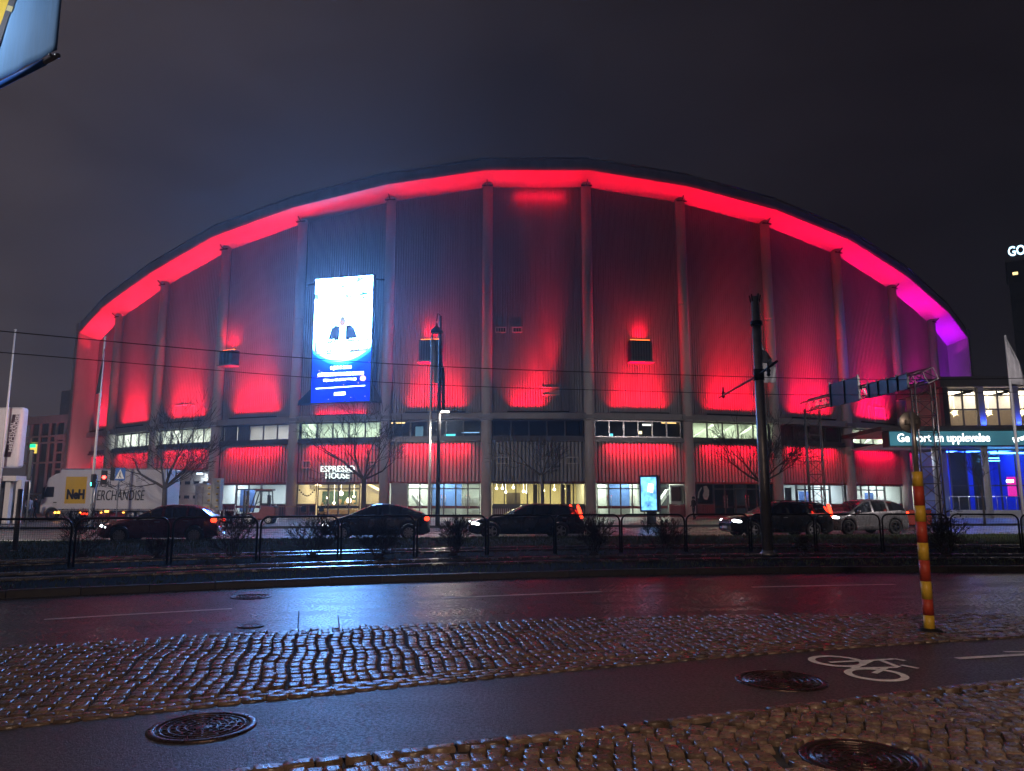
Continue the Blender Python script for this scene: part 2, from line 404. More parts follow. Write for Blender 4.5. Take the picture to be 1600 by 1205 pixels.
# painted markings
def line_on(cv, x0, x1, wd, name, z=.005, n=12):
    mb = MB(); P = []
    for i in range(n + 1):
        x = x0 + (x1 - x0) * i / n; y = cv(x); sl = cv.slope(x); q = Vector((-sl, 1, 0)).normalized() * wd / 2
        mb.v += [(x - q.x, y - q.y, z), (x + q.x, y + q.y, z)]
        if i: A = 2 * i - 2; mb.f.append([A, A + 2, A + 3, A + 1]); mb.m.append(0); mb.sm.append(False)
    o = mb.build(name, M['paint']); o['kind'] = 'structure'; return o
for a, b in ((-13.2, -9.6), (-6.38, -4.2), (-1.17, 1.6), (4.5, 7.41), (10.4, 13.4)): line_on(LN, a, b, .11, 'lane_marking')
FL = Curve([(-15, 37.3), (0, 39.3), (20, 41.4)], deg=1)
for i in range(5): line_on(FL, -16 + i * 8, -13 + i * 8, .12, 'lane_marking')
# bicycle symbol and arrow, in ground coordinates
def gp(X, Y): p = ground(1240 + X / 4.444, 1000 + Y / 4.444); return Vector((p.x, p.y, .007))
def ring(mb, c, r0, r1, n=40, z=.007):
    P = []
    for k in range(n):
        a = 2 * math.pi * k / n; P += [(c[0] + r0 * math.cos(a), c[1] + r0 * math.sin(a), z), (c[0] + r1 * math.cos(a), c[1] + r1 * math.sin(a), z)]
    mb.add(P, [(2 * k, 2 * k + 1, (2 * k + 3) % (2 * n), (2 * k + 2) % (2 * n)) for k in range(n)])
def stroke(mb, a, b, wd=.055, z=.0075):
    t = (b - a).normalized(); n = Vector((-t.y, t.x, 0)) * wd / 2; a = a.copy(); b = b.copy(); a.z = b.z = z
    mb.quad(a - n, b - n, b + n, a + n)
mb = MB(); ring(mb, (3.275, 7.88), .205, .275); ring(mb, (3.385, 7.29), .205, .275, z=.0071)
for i, (a, b) in enumerate((((250, 160), (520, 148)), ((520, 148), (650, 140)), ((400, 203), (720, 195)), ((415, 203), (545, 145)), ((600, 145), (735, 195)), ((640, 142), (700, 136)), ((700, 136), (775, 150)), ((745, 180), (868, 204)), ((560, 238), (640, 200)))):
    stroke(mb, gp(*a), gp(*b), z=.0075 + i * .0002)
o = mb.build('bicycle_symbol', M['paint']); o['kind'] = 'structure'
mb = MB(); a0, a1 = ground(1495, 1030), ground(1665, 1020); stroke(mb, a0, a1, .085)
t = (a1 - a0).normalized(); n = Vector((-t.y, t.x, 0))
for sgn, z_ in ((1, .0078), (-1, .0081)): stroke(mb, a1 + t * .06, a1 - t * .62 + n * .17 * sgn, .06, z=z_)
o = mb.build('direction_arrow', M['paint']); o['kind'] = 'structure'
# asphalt repair patches
for pts in (((465, 962), (530, 958), (531, 990), (468, 995)),):
    o = MB().quad(*[ground(*p) + Vector((0, 0, .004)) for p in pts]).build('asphalt_patch', asphalt_mat('patch_asphalt', (.014, .014, .016), (.045, .045, .048), .25, .40, 60, .25)); o['kind'] = 'structure'
def seam(pts, name='asphalt_seam'):
    mb = MB()
    for a, b in zip(pts[:-1], pts[1:]): stroke(mb, ground(*a), ground(*b), .018, z=.0055)
    o = mb.build(name, M['joint']); o['kind'] = 'structure'
seam([(467, 955), (465, 996)]); seam([(528, 962), (531, 991)]); seam([(210, 980), (390, 973), (470, 968)]); seam([(790, 905), (825, 918)])

# cobbled strips: a bedding sheet, 300 setts of their own, the rest as one part
def sett_mesh(seed, L_, W_):
    rnd = random.Random(seed); mb = MB(); j = lambda a: rnd.uniform(-a, a)
    P = []
    for z_, s_ in ((-.05, 1.0), (.006, 1.0), (.015, .91), (.018, .6)):
        for a, b in ((-1, -1), (1, -1), (1, 1), (-1, 1)): P.append((a * W_ / 2 * s_ + j(.004), b * L_ / 2 * s_ + j(.006), z_ + (j(.003) if z_ > 0 else 0)))
    F = []
    for k in range(3):
        for i in range(4): F.append((4 * k + i, 4 * k + (i + 1) % 4, 4 * k + 4 + (i + 1) % 4, 4 * k + 4 + i))
    F.append((12, 13, 14, 15)); mb.smooth = True; mb.add(P, F); return mb
def cobbles(name, label_stuff, places, mat_, L_, W_, z0, bedding):
    root = bedding
    protos = [sett_mesh(k, L_, W_) for k in range(8)]; meshes = [p.mesh('sett', mat_) for p in protos]
    def size(p):
        v = Vector((p[0], p[1], 0)) - O; x, y = px_of(Vector((p[0], p[1], 0)))
        inside = -20 < x < 1620 and y < 1225
        return (0 if inside else 1, v.length)
    places.sort(key=size)
    rest = MB()
    for i, (x, y, rz, sx, sy, dz) in enumerate(places):
        if i < 300:
            o = bpy.data.objects.new('sett', meshes[i % 8]); col.objects.link(o)
            o.location = (x, y, z0 + dz); o.rotation_euler = (random.uniform(-.03, .03), random.uniform(-.03, .03), rz); o.scale = (sx, sy, 1); o.parent = root
        else:
            p = protos[i % 8]; c, s_ = math.cos(rz), math.sin(rz); rest.smooth = True
            tx, ty = random.uniform(-.04, .04), random.uniform(-.04, .04)
            rest.add([(x + c * a * sx - s_ * b * sy, y + s_ * a * sx + c * b * sy, q + z0 + dz + tx * a + ty * b) for a, b, q in p.v], p.f)
    o = rest.build('setts', mat_, root); o['kind'] = 'stuff'
manholes = [(-2.21, 5.66, .37, 'big round wet manhole cover on the path beside the left cobbles'), (2.42, 7.06, .40, 'dark round manhole cover in the path near the bicycle symbol'), (2.19, 5.0, .37, 'round manhole cover set among the foreground cobbles'),
            (-4.40, 13.02, .34, 'reddish manhole cover in the road by the track kerb'), (-3.37, 10.02, .17, 'small round valve cover in the road near the cobbles')]
def free(x, y, m=.03): return all((x - a) ** 2 + (y - b) ** 2 > (r + m) ** 2 for a, b, r, _ in manholes)
bed1 = strip('cobbled_strip', CB, CT, -.012, M['joint'])
pl = []; x = -11.0
while x < 13:
    y0, y1 = CB(x) + .04, CT(x) - .03; sl = CB.slope(x); rz = math.atan(sl) * .55; v = y0 + .34 + random.uniform(-.07, .0); wob = random.uniform(-.012, .012)
    while v < y1:
        sy = random.uniform(.8, 1.2); xx = x + wob + .02 * math.sin(v * 5 + x) - math.tan(rz) * (v - y0)
        if free(xx, v + .08 * sy): pl.append((xx, v + .08 * sy, rz + random.uniform(-.04, .04), random.uniform(.92, 1.03), sy * .97, random.uniform(-.009, .007)))
        v += .165 * sy
    x += .113
x = -11.0
while x < 13:                                  # header courses along the path
    for r_ in range(3):
        xx = x + .05 * r_; yy = CB(xx) + .055 + .105 * r_; pl.append((xx, yy, math.atan(CB.slope(xx)) + math.pi / 2 + random.uniform(-.05, .05), .9, random.uniform(.95, 1.08), random.uniform(-.006, .004)))
    x += .168
cobbles('setts', None, pl, M['cobble'], .158, .104, .004, bed1)
bed2 = strip('cobbled_pavement', lambda x: -6.0, PB, -.012, M['joint'])
pl = []; x = -5.5
while x < 10:
    v = 2.4 + random.uniform(-.06, .06)
    while v < 9:
        sy = random.uniform(.85, 1.2); arc = .20 * math.sin(v * 2.1 + .35 * x) + .05 * math.sin(v * 6 + x * 2); xx = x + arc + random.uniform(-.006, .006)
        if v + .07 < PB(xx) - .10 and free(xx, v, .165 if abs(xx - 2.19) < .6 and v < 5.7 else .05): pl.append((xx, v, -math.atan(.42 * math.cos(v * 2.1 + .35 * x)) + random.uniform(-.06, .06), random.uniform(.94, 1.05), sy, random.uniform(-.010, .010)))
        v += .118 * sy
    x += .108
x = -5.5
while x < 10:
    yy = PB(x) - .06; pl.append((x, yy, math.atan(PB.slope(x)) + math.pi / 2 + random.uniform(-.04, .04), 1.0, random.uniform(1.2, 1.6), random.uniform(-.006, .006))); x += .168
for k in range(24):
    a = 2 * math.pi * k / 24; pl.append((manholes[2][0] + .435 * math.cos(a), manholes[2][1] + .435 * math.sin(a), a + math.pi / 2 + math.pi / 2, .95, .98, random.uniform(-.005, .005)))
pl = [p for p in pl if p[1] > 2.3]
cobbles('setts', None, pl, M['cobble'], .112, .098, .006, bed2)
for (mx_, my_, r, lab) in manholes:
    t_ = empty('manhole_cover', (mx_, my_, 0), random.uniform(0, 6), lab, 'manhole cover', None)
    MB().lathe([(r * .86, -.02), (r * .86, .012), (r * .88, .016), (r * .97, .016), (r, .008), (r, -.03)], 40).build('rim', M['iron'], t_)
    mb = MB().lathe([(0, .006), (r * .84, .006), (r * .84, -.02)], 40)
    mb.build('lid', M['iron'], t_)
    mb = MB()
    for q in range(2, 6): mb.lathe([(r * .15 * q, .006), (r * .15 * q + .004, .013), (r * .15 * q + .014, .013), (r * .15 * q + .018, .006)], 36, caps=False)
    for k in range(16):
        a = k * math.pi / 8
        for q in (.22, .38, .52, .67): mb.box((r * q * math.cos(a), r * q * math.sin(a), .008), (.028, .014, .012), a)
    mb.build('raised_pattern', M['iron'], t_)
# grass blades on the verge
mb = MB(); rnd = random.Random(3)
for i in range(26000):
    x = rnd.uniform(-21, 24); lo, hi = KF(x) + 8.9, FR(x) - .2; t = rnd.random(); y = lo + (hi - lo) * t; z0 = .10 + .09 * math.sin(math.pi * t); h_ = rnd.uniform(.04, .12); a = rnd.uniform(0, 6.28); d = rnd.uniform(.0, .05)
    c_, s_ = math.cos(a) * .012, math.sin(a) * .012
    mb.add([(x - c_, y - s_, z0), (x + c_, y + s_, z0), (x + d * s_ * 60, y - d * c_ * 60, z0 + h_)], [(0, 1, 2)])
for i in range(4000):
    x = rnd.uniform(-13, 16); y = KF(x) + (.2 + 2.0 * rnd.random() if rnd.random() < .6 else rnd.uniform(4.0, 6.8)); h_ = rnd.uniform(.03, .08); a = rnd.uniform(0, 6.28); c_, s_ = math.cos(a) * .01, math.sin(a) * .01
    mb.add([(x - c_, y - s_, .1), (x + c_, y + s_, .1), (x + s_ * 2, y - c_ * 2, .1 + h_)], [(0, 1, 2)])
tag(mb.build('grass', M['grass']), 'short wet grass on the verge beside the tram tracks', 'grass', kind='stuff')
# ================================================================== arena
CX, CY, RAD = .9568, 136.738, 70.738
T0, DT = .0192, .1291
ZT = [22.13, 24.28, 26.66, 28.3, 29.61, 30.57, 30.65, 29.7, 28.43, 26.73, 24.36, 21.97]
TS = [R_(-44.9)] + [T0 + (k - 5.5) * DT for k in range(12)] + [R_(47.0)]
ZS = [20.3] + ZT + [20.1]
OVER, LIFT = 2.0, .66
def pol(t, r, z): return Vector((CX + r * math.sin(t), CY - r * math.cos(t), z))
arena = empty('arena', pol(T0, RAD, .15), 0, 'round sports arena with corrugated grey walls washed in red light under a curved roof edge', 'arena')
def apart(mb, name, mats): return mb.build(name, mats, arena, world=True)
class Bay:
    def __init__(s, i):
        s.A, s.B = pol(TS[i], RAD, 0), pol(TS[i + 1], RAD, 0); s.T = (s.B - s.A).normalized(); s.N = Vector((s.T.y, -s.T.x, 0)); s.mid = (s.A + s.B) / 2; s.w = (s.B - s.A).length
        s.za, s.zb = ZS[i], ZS[i + 1]
    def P(s, u, n, z): return s.mid + s.T * u + s.N * n + Vector((0, 0, z))
    def top(s, u): return s.za + (s.zb - s.za) * (u / s.w + .5)
    def hit(s, x, y, n=-.3):
        p = hit_plane(x, y, s.P(0, n, 0), s.N) - s.mid; return p.dot(s.T), p.z
    def box(s, mb, u0, u1, n0, n1, z0, z1):
        mb.obox(s.P(u0, n0, z0), s.T * (u1 - u0), s.N * (n1 - n0), Vector((0, 0, z1 - z0)))
BAYS = {i - 1: Bay(i) for i in range(13)}
ZL0, ZL1, ZW0, ZSILL, ZD = 8.77, 9.33, 7.23, 6.80, 3.28
def ribs(b, u0, u1, z0, ztop, period, n_out, n_in):
    mb = MB(); k = max(1, round((u1 - u0) / period)); p = (u1 - u0) / k; prof = []
    for i in range(k):
        a = u0 + i * p; prof += [(a, n_in), (a + p * .30, n_in), (a + p * .36, n_out), (a + p * .94, n_out)]
    prof.append((u1, n_in))
    for u, n in prof: mb.v += [tuple(b.P(u, n, z0)), tuple(b.P(u, n, ztop(u)))]
    for i in range(len(prof) - 1): mb.f.append([2 * i, 2 * i + 2, 2 * i + 3, 2 * i + 1]); mb.m.append(0); mb.sm.append(False)
    return mb
RED = (1, .0, .022)
def mixc(a, b, t): return tuple(x + (y - x) * t for x, y in zip(a, b))
BAYCOL = {b: RED for b in range(-1, 12)}
BAYCOL.update({8: (1, .0, .03), -1: (1, .012, .05), 0: (1, .01, .04), 1: (1, .008, .034), 9: (1, .0, .07), 10: (.62, .0, .26), 11: (.3, .0, .6)})
SOFCOL = {b: RED for b in range(-1, 12)}
SOFCOL.update({8: (1, .003, .03), 9: (1, .002, .06), 10: (1, .0, .22), 11: (.62, .0, .62)})
def quadpart(name, mat_, a, b, c, d): return apart(MB().quad(a, b, c, d), name, mat_)
# ---- columns
for k in range(12):
    t = TS[k + 1]; zt = ZT[k]; mb = MB(); c0, c1 = pol(t, RAD + .05, .1), pol(t, RAD + .05, zt + .1)
    rr = .47; pts = [c0]; rads = [rr]
    zj = zt * .68 - .6
    for z_, r_ in ((zj - .12, rr), (zj - .03, rr), (zj - .02, rr - .03), (zj + .02, rr - .03), (zj + .03, rr * .985), (zj + .12, rr * .985), (zt + .2, rr * .97)):
        pts.append(pol(t, RAD + .05, z_)); rads.append(r_)
    co = apart(MB().tube(pts, rads, 14), 'column', M['conc'])
    br = MB(); q = pol(t, RAD + .45, zt - .12); tt = Vector((math.cos(t), math.sin(t), 0)); nn = Vector((math.sin(t), -math.cos(t), 0))
    br.bar(q - tt * .5, q + tt * .5, .12, .12); br.bar(q, q + nn * .5 + Vector((0, 0, .35)), .08, .08); br.build('bracket', M['dark'], co)
    q = pol(t, RAD + .35, 9.0); mb = MB(); mb.box(q, (1.35, .55, .28), t); mb.box(q + Vector((0, 0, -.3)), (1.15, .5, .12), t); mb.build('corbel', M['band'], co)
# ---- soffit, roof edge, wall bays
for b in range(-1, 12):
    B = BAYS[b]; i = b + 1; ta, tb = TS[i], TS[i + 1]; za, zb = ZS[i], ZS[i + 1]
    ia, ib = pol(ta, RAD - .5, za - .1), pol(tb, RAD - .5, zb - .1); oa, ob = pol(ta, RAD + OVER, za + LIFT), pol(tb, RAD + OVER, zb + LIFT)
    quadpart('soffit', M['soffit'], ia, ib, ob, oa)
    up = Vector((0, 0, 1)); mb = MB(); prof = [(0, 0), (.05, .25), (.05, .85), (-.12, 1.12), (-.5, 1.28), (-3, 1.55)]
    for tt, zz in ((ta, za), (tb, zb)):
        for dr, dz in prof: mb.v.append(tuple(pol(tt, RAD + OVER + dr, zz + LIFT + dz)))
    n = len(prof)
    for j in range(n - 1): mb.f.append([j, n + j, n + j + 1, j + 1]); mb.m.append(0); mb.sm.append(False)
    fo = apart(mb, 'roof_edge', M['fascia'])
    mb = MB(); mb.tube([pol(ta, RAD + OVER - .1, za + LIFT + 1.22), pol(tb, RAD + OVER - .1, zb + LIFT + 1.22)], .07, 6); mb.build('roof_edge_trim', M['galv'], fo)
    e_ = .38
    if b == -1: u0, u1 = -B.w / 2 + .1, B.w / 2 - e_
    elif b == 11: u0, u1 = -B.w / 2 + e_, B.w / 2 - .1
    else: u0, u1 = -B.w / 2 + e_, B.w / 2 - e_
    apart(ribs(B, u0, u1, ZL1, lambda u: B.top(u) - .05, .235, -.18, -.38), 'upper_wall', M['rib'])
    mb = MB(); B.box(mb, u0, u1, -.7, -.38, 0.1, min(B.za, B.zb)); 
    mb = MB(); B.box(mb, -B.w / 2 + .3, B.w / 2 - .3, -.6, .42, ZL0, ZL1); bevel(apart(mb, 'ledge', M['band']), .05)
    mb = MB(); B.box(mb, -B.w / 2 + .3, B.w / 2 - .3, -.55, .12, ZSILL, ZW0 - .28); B.box(mb, -B.w / 2 + .32, B.w / 2 - .32, -.55, .02, ZW0 - .279, ZW0); apart(mb, 'window_sill', M['frame'])
    mb = MB(); lu = B.w * .30
    if b not in (3,): B.box(mb, -lu, lu, .33, .45, ZL1 + .02, ZL1 + .14)
    else: B.box(mb, -lu * .8, lu * .8, .05, .15, ZL1 + .02, ZL1 + .12)
    apart(mb, 'led_bar', M['dark'])
# ---- real lamps of the facade: up-washers on the ledge, down-washers under the sill, up-lights at the wall head
UP = {-1: .55, 0: .8, 1: .9, 2: .9, 3: .5, 4: .8, 5: .75, 6: .95, 7: .95, 8: 1.0, 9: 1.0, 10: .9, 11: .7}
DOWN = {-1: .5, 0: .6, 1: .75, 2: .9, 3: .8, 4: 1.0, 5: 0, 6: 1.0, 7: 1.0, 8: 1.0, 9: .8, 10: .6}
for b in range(-1, 12):
    B = BAYS[b]; lw = B.w * .56
    if b == 3: area('facade_uplight', B.P(0, .0, ZL1 + .16), B.N * -.45 + Vector((0, 0, 1)), lw * .95, .1, 60, BAYCOL[b], arena, x_axis=B.T)
    else:
        off = -.9 if b == 5 else 0.0
        area('facade_uplight', B.P(off, .40, ZL1 + .16), B.N * -.26 + Vector((0, 0, 1)), lw * (.55 if b == 5 else 1), .12, 235 * UP[b], BAYCOL[b], arena, spread=85, x_axis=B.T)
    if b != 3: area('facade_throw', B.P(0, .40, ZL1 + .18), B.N * -.085 + Vector((0, 0, 1)), lw * (.35 if b == 5 else .85), .1, 300 * UP[b] * (.5 if b == 5 else 1), BAYCOL[b], arena, spread=42, x_axis=B.T)
    if DOWN.get(b, 0):
        area('facade_downlight', B.P(0, .3, ZSILL - .06), B.N * -.38 + Vector((0, 0, -1)), B.w * .66, .08, 210 * DOWN[b], mixc(BAYCOL[b], RED, .6), arena, spread=130, x_axis=B.T)
    zc = (B.za + B.zb) / 2
    area('soffit_uplight', B.P(0, .25, zc - 1.7), B.N * .62 + Vector((0, 0, .8)), B.w * .98, .2, 72 if b < 11 else 34, SOFCOL[b], arena, spread=96, x_axis=(B.T + Vector((0, 0, (B.zb - B.za) / B.w))).normalized())
B5 = BAYS[5]
spot('facade_beam', B5.P(1.25, 1.0, ZL1 + .3), Vector((0, 0, 12)) - B5.N * 1.6, 5200, RED, 22, .9, .15, arena)
B5 = BAYS[5]; area('wall_head_light', B5.P(.3, .5, 29.9), -B5.N * 1.0 + Vector((0, 0, -.6)), 4.5, .15, 42, RED, arena, x_axis=B5.T)
# ---- window band
LIT = {-1: None, 0: ((.93, 1, .92), 5.2), 1: ((.93, 1, .9), 5.2), 2: ((1, .95, .98), 2.0), 3: ((.80, 1, .76), 4.2), 4: ((.45, .7, .9), .35), 5: ((.6, .6, .7), .07), 6: ((.7, .8, .9), .18), 7: ((.84, 1, .70), 4.6), 8: ((.8, .7, .7), .14), 9: ((.88, 1, .82), 5.0), 10: ((.8, .9, 1), 1.0)}
NP = {0: 5, 1: 5, 2: 5, 3: 5, 4: 5, 5: 5, 6: 6, 7: 5, 8: 4, 9: 4, 10: 3}
_em = {}
def lamp_mat(c, s_):
    s_ = s_ * 3.4
    k = (c, s_)
    if k not in _em: _em[k] = emit('ceiling_lamp', c, s_)
    return _em[k]
def room(B, u0, u1, z0, z1, depth, wall, lamp, strength, back=None, lampfrac=.5):
    mb = MB(); n0, n1 = -.62, -.62 - depth
    P = B.P
    mb.quad(P(u0, n1, z0), P(u1, n1, z0), P(u1, n1, z1), P(u0, n1, z1)); mb.cur = 1
    mb.quad(P(u0, n0, z0), P(u0, n1, z0), P(u0, n1, z1), P(u0, n0, z1)); mb.quad(P(u1, n1, z0), P(u1, n0, z0), P(u1, n0, z1), P(u1, n1, z1))
    mb.quad(P(u0, n1, z1), P(u1, n1, z1), P(u1, n0, z1), P(u0, n0, z1)); mb.cur = 2
    mb.quad(P(u0, n0, z0), P(u1, n0, z0), P(u1, n1, z0), P(u0, n1, z0))
    ro = apart(mb, 'room_interior', [back or wall, wall, M['floor']])
    k = 3; seg = (u1 - u0) / k; lm = MB()
    for i in range(k):
        a = u0 + seg * (i + .5 - lampfrac / 2); lm.quad(P(a, n0 - depth * .30, z1 - .03), P(a + seg * lampfrac, n0 - depth * .30, z1 - .03), P(a + seg * lampfrac, n0 - depth * .62, z1 - .03), P(a, n0 - depth * .62, z1 - .03))
    lm.build('ceiling_lamp', lamp_mat(lamp, strength), ro)
    return ro
def glazed(B, u0, u1, z0, z1, n, name, mull=.09, rows=(), fm=None, gm=None, nn=-.34, blind=()):
    fm = fm or M['frame']; gm = gm or M['glass']; mb = MB(); h = mull / 2
    for i in range(n + 1):
        u = u0 + (u1 - u0) * i / n; B.box(mb, max(u0, u - h), min(u1, u + h), nn - .06, nn + .06, z0, z1)
    zs = [z0 + h] + list(rows) + [z1 - h]
    for z in zs: B.box(mb, u0 + .002, u1 - .002, nn - .052, nn + .052, z - h, z + h)
    fo = apart(mb, name, fm)
    for i in range(n):
        a = u0 + (u1 - u0) * i / n + h; c = u0 + (u1 - u0) * (i + 1) / n - h
        for j in range(len(zs) - 1):
            if zs[j + 1] - zs[j] < mull * 1.3: continue
            MB().quad(B.P(a, nn, zs[j] + h), B.P(c, nn, zs[j] + h), B.P(c, nn, zs[j + 1] - h), B.P(a, nn, zs[j + 1] - h)).build('pane', gm, fo)
        if i in blind:
            MB().quad(B.P(a + .02, nn - .12, z0), B.P(c - .02, nn - .12, z0), B.P(c - .02, nn - .12, z1), B.P(a + .02, nn - .12, z1)).build('curtain', M['blind'], fo)
    return fo
M['blind'] = pbr('grey_curtain', (.16, .15, .15), .9, var=.4, scale=3, stretch=(6, 6, .2))
for b in range(0, 11):
    B = BAYS[b]; u0, u1 = -B.w / 2 + .55, B.w / 2 - .55
    c, s_ = LIT[b]
    room(B, u0 - .1, u1 + .1, ZW0 - .1, ZL0 + .35, 3.4, M['room'] if s_ > 1 else M['roomdark'], c, s_, lampfrac=.55 if s_ > 1 else .25)
    glazed(B, u0, u1, ZW0, ZL0, NP[b], 'window', .11, blind=(0, 1) if b == 2 else ((0, 1, 2) if b == 8 else ()), fm=M['alu'] if b == 6 else None, gm=M['dglass'] if b in (5, 8) else None)
    for (bb, x_, y_, w_, h_, c_, st_) in ((4, 703, 680, 1.0, .18, (.1, .8, 1), 1.2), (4, 735, 676, 1.6, .08, (.3, .6, 1), .8), (4, 622, 661, 1.3, .1, (1, .7, .3), 1.5), (4, 655, 676, .7, 1.1, (.25, .5, .7), .25), (6, 955, 680, .3, .25, (.1, .75, 1), 1.5), (6, 1000, 676, .35, .25, (1, .8, .4), 2), (6, 1012, 664, 1.0, .16, (1, .95, .9), 1.2), (6, 1045, 661, 1.4, .1, (1, .6, .2), 1.5), (8, 1308, 681, .25, 1.0, (.85, 1, .95), 2.5), (8, 1240, 692, .8, .1, (1, .6, .3), .8)):
        if bb == b:
            uu, zz = B.hit(x_, y_, -1.6); mb = MB(); B.box(mb, uu - w_ / 2, uu + w_ / 2, -1.65, -1.58, zz - h_ / 2, zz + h_ / 2); apart(mb, 'interior_lamp', emit('interior_glow', c_, st_))
    if b in (9, 7):
        mb = MB()
        for q in range(3): mb.bar(B.P(u0 + 1.0 + q * 2.2, -2.6, ZW0), B.P(u0 + 3.6 + q * 2.2, -2.6, ZL0), .16, .16)
        apart(mb, 'ceiling_beam', M['white'])
# blank infill left of the first window (behind the flagpole)
B = BAYS[-1]; mb = MB(); B.box(mb, -B.w / 2 + .1, B.w / 2 - .5, -.4, -.3, ZW0, ZL0); apart(mb, 'infill_panel', M['conc'])
B = BAYS[11]; mb = MB(); B.box(mb, -B.w / 2 + .5, B.w / 2 - .1, -.4, -.3, ZW0, ZL0); apart(mb, 'infill_panel', M['conc'])
# ---- lower walls
for b in range(-1, 12):
    B = BAYS[b]; e_ = .38; z0 = ZD if b != 1 else 4.75
    u0, u1 = -B.w / 2 + e_, B.w / 2 - e_
    apart(ribs(B, u0, u1, z0, lambda u: ZSILL + .05, .34, -.18, -.36), 'lower_wall', M['rib'])
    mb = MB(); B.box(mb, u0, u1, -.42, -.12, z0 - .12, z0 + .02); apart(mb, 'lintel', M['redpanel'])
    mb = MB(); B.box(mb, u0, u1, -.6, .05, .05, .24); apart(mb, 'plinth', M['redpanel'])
# ---- ground floor: what stands between the columns
def U(b, x, y=780): return BAYS[b].hit(x, y)[0]
def doors(b, x0, x1, n, gm=None, rail=M['redpanel']):
    B = BAYS[b]; u0, u1 = U(b, x0), U(b, x1)
    fo = glazed(B, u0, u1, .24, ZD - .1, n, 'door', .11, rows=(2.68,), gm=gm)
    mb = MB(); B.box(mb, u0 + .06, u1 - .06, -.385, -.29, .95, 1.18); B.box(mb, u0 + .06, u1 - .06, -.385, -.29, .35, .42); mb.build('push_rail', rail, fo)
    mb = MB()
    for i in range(n):
        u = u0 + (u1 - u0) * (i + (.85 if i % 2 == 0 else .15)) / n; mb.tube([B.P(u, -.2, 1.0), B.P(u, -.2, 2.1)], .025, 6)
    mb.build('handle', M['alu'], fo)
    return fo
def panel(b, x0, x1, z0=.24, z1=ZD - .1, mat_=None, ribbed=False):
    B = BAYS[b]; u0, u1 = U(b, x0), U(b, x1)
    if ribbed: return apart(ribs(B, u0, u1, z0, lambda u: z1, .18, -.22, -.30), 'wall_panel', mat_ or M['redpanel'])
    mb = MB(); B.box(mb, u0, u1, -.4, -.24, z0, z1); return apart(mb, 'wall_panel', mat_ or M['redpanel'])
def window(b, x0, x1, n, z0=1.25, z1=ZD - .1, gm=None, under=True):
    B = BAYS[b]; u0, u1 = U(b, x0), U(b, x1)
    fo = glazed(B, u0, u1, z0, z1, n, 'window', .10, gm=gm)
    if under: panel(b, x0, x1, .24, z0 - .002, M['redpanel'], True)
    return fo
def groom(b, wall, lamp, s_, back=None, depth=6.0, frac=.5):
    B = BAYS[b]; return room(B, -B.w / 2 + .3, B.w / 2 - .3, .2, ZD + .3, depth, wall, lamp, s_, back, frac)
def inner(b, mb, x0, x1, y0, y1, n0=-4.0, n1=-4.4):
    B = BAYS[b]; u0, zt = B.hit(x0, y0, n0); u1, zb = B.hit(x1, y1, n0); B.box(mb, u0, u1, n0, n1, max(.21, zb), min(zt, ZD + .25))
GRN, WARM, COOL = (.88, 1, .84), (1, .72, .34), (.72, .86, 1)
# bay 0 and -1 stand behind the lorry
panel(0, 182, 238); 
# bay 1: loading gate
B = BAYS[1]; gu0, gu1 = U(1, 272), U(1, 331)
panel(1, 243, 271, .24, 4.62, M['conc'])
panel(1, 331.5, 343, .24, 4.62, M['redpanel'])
mb = MB(); B.box(mb, gu0 - .18, gu0, -.4, .1, .24, 4.62); B.box(mb, gu1, gu1 + .18, -.4, .1, .24, 4.62); B.box(mb, gu0, gu1, -.4, .1, 4.45, 4.62); gate = apart(mb, 'loading_gate', M['alu'])
nrow = 6
for r in range(nrow):
    z0 = .26 + r * .69; mb = MB(); B.box(mb, gu0 + .02, gu1 - .02, -.3, -.24, z0, z0 + .675); pn = mb.build('gate_panel', M['conc'] if r else M['dark'], gate)
    if r in (2, 4):
        for q in range(4):
            a = gu0 + .25 + q * (gu1 - gu0 - .3) / 4; mb = MB(); B.box(mb, a, a + .75, -.24, -.225, z0 + .2, z0 + .5); mb.build('gate_window', M['black'], pn)
gl = B.P(gu1 - .9, .55, 4.2); mb = MB(); mb.box(gl, (.5, .25, .16), 0); mb.build('gate_lamp', emit('cool_lamp', (.7, .88, 1), 2.5), gate); area('gate_light', gl - Vector((0, 0, .12)), -B.N * .5 + Vector((0, 0, -1)), .5, .2, 25, (.75, .9, 1), arena)
# bay 2
groom(2, M['room'], COOL, 4.0, M['room'])
window(2, 346, 368, 1); doors(2, 369, 407, 2); window(2, 408, 454, 1)
mb = MB(); inner(2, mb, 372, 396, 765, 800, -3.5, -3.6); apart(mb, 'screen_wall', M['roomblue'])
# bay 3: coffee shop
groom(3, M['room'], WARM, 3.6, M['room'])
window(3, 464, 494, 1); doors(3, 496, 562, 4, rail=M['dark']); window(3, 566, 593, 1)
mb = MB(); inner(3, mb, 497, 558, 797, 808, -2.6, -3.2); apart(mb, 'counter', M['wood'])
mb = MB(); inner(3, mb, 503, 556, 768, 788, -5.2, -5.35); apart(mb, 'shelf_wall', pbr('bottle_green_wall', (.05, .12, .10), .6, var=.4, scale=3))
rnd = random.Random(5)
mb = MB()
for i in range(26):
    x = rnd.uniform(498, 556); y = rnd.uniform(783, 796); B = BAYS[3]; u, z = B.hit(x, y, -2.5); mb.box(B.P(u, -2.5 - rnd.uniform(0, .4), z), (rnd.uniform(.12, .3), .15, rnd.uniform(.1, .3)))
apart(mb, 'pastry_display', pbr('pastry', (.6, .42, .2), .5, var=.4, scale=2, island=.5))['kind'] = 'stuff'
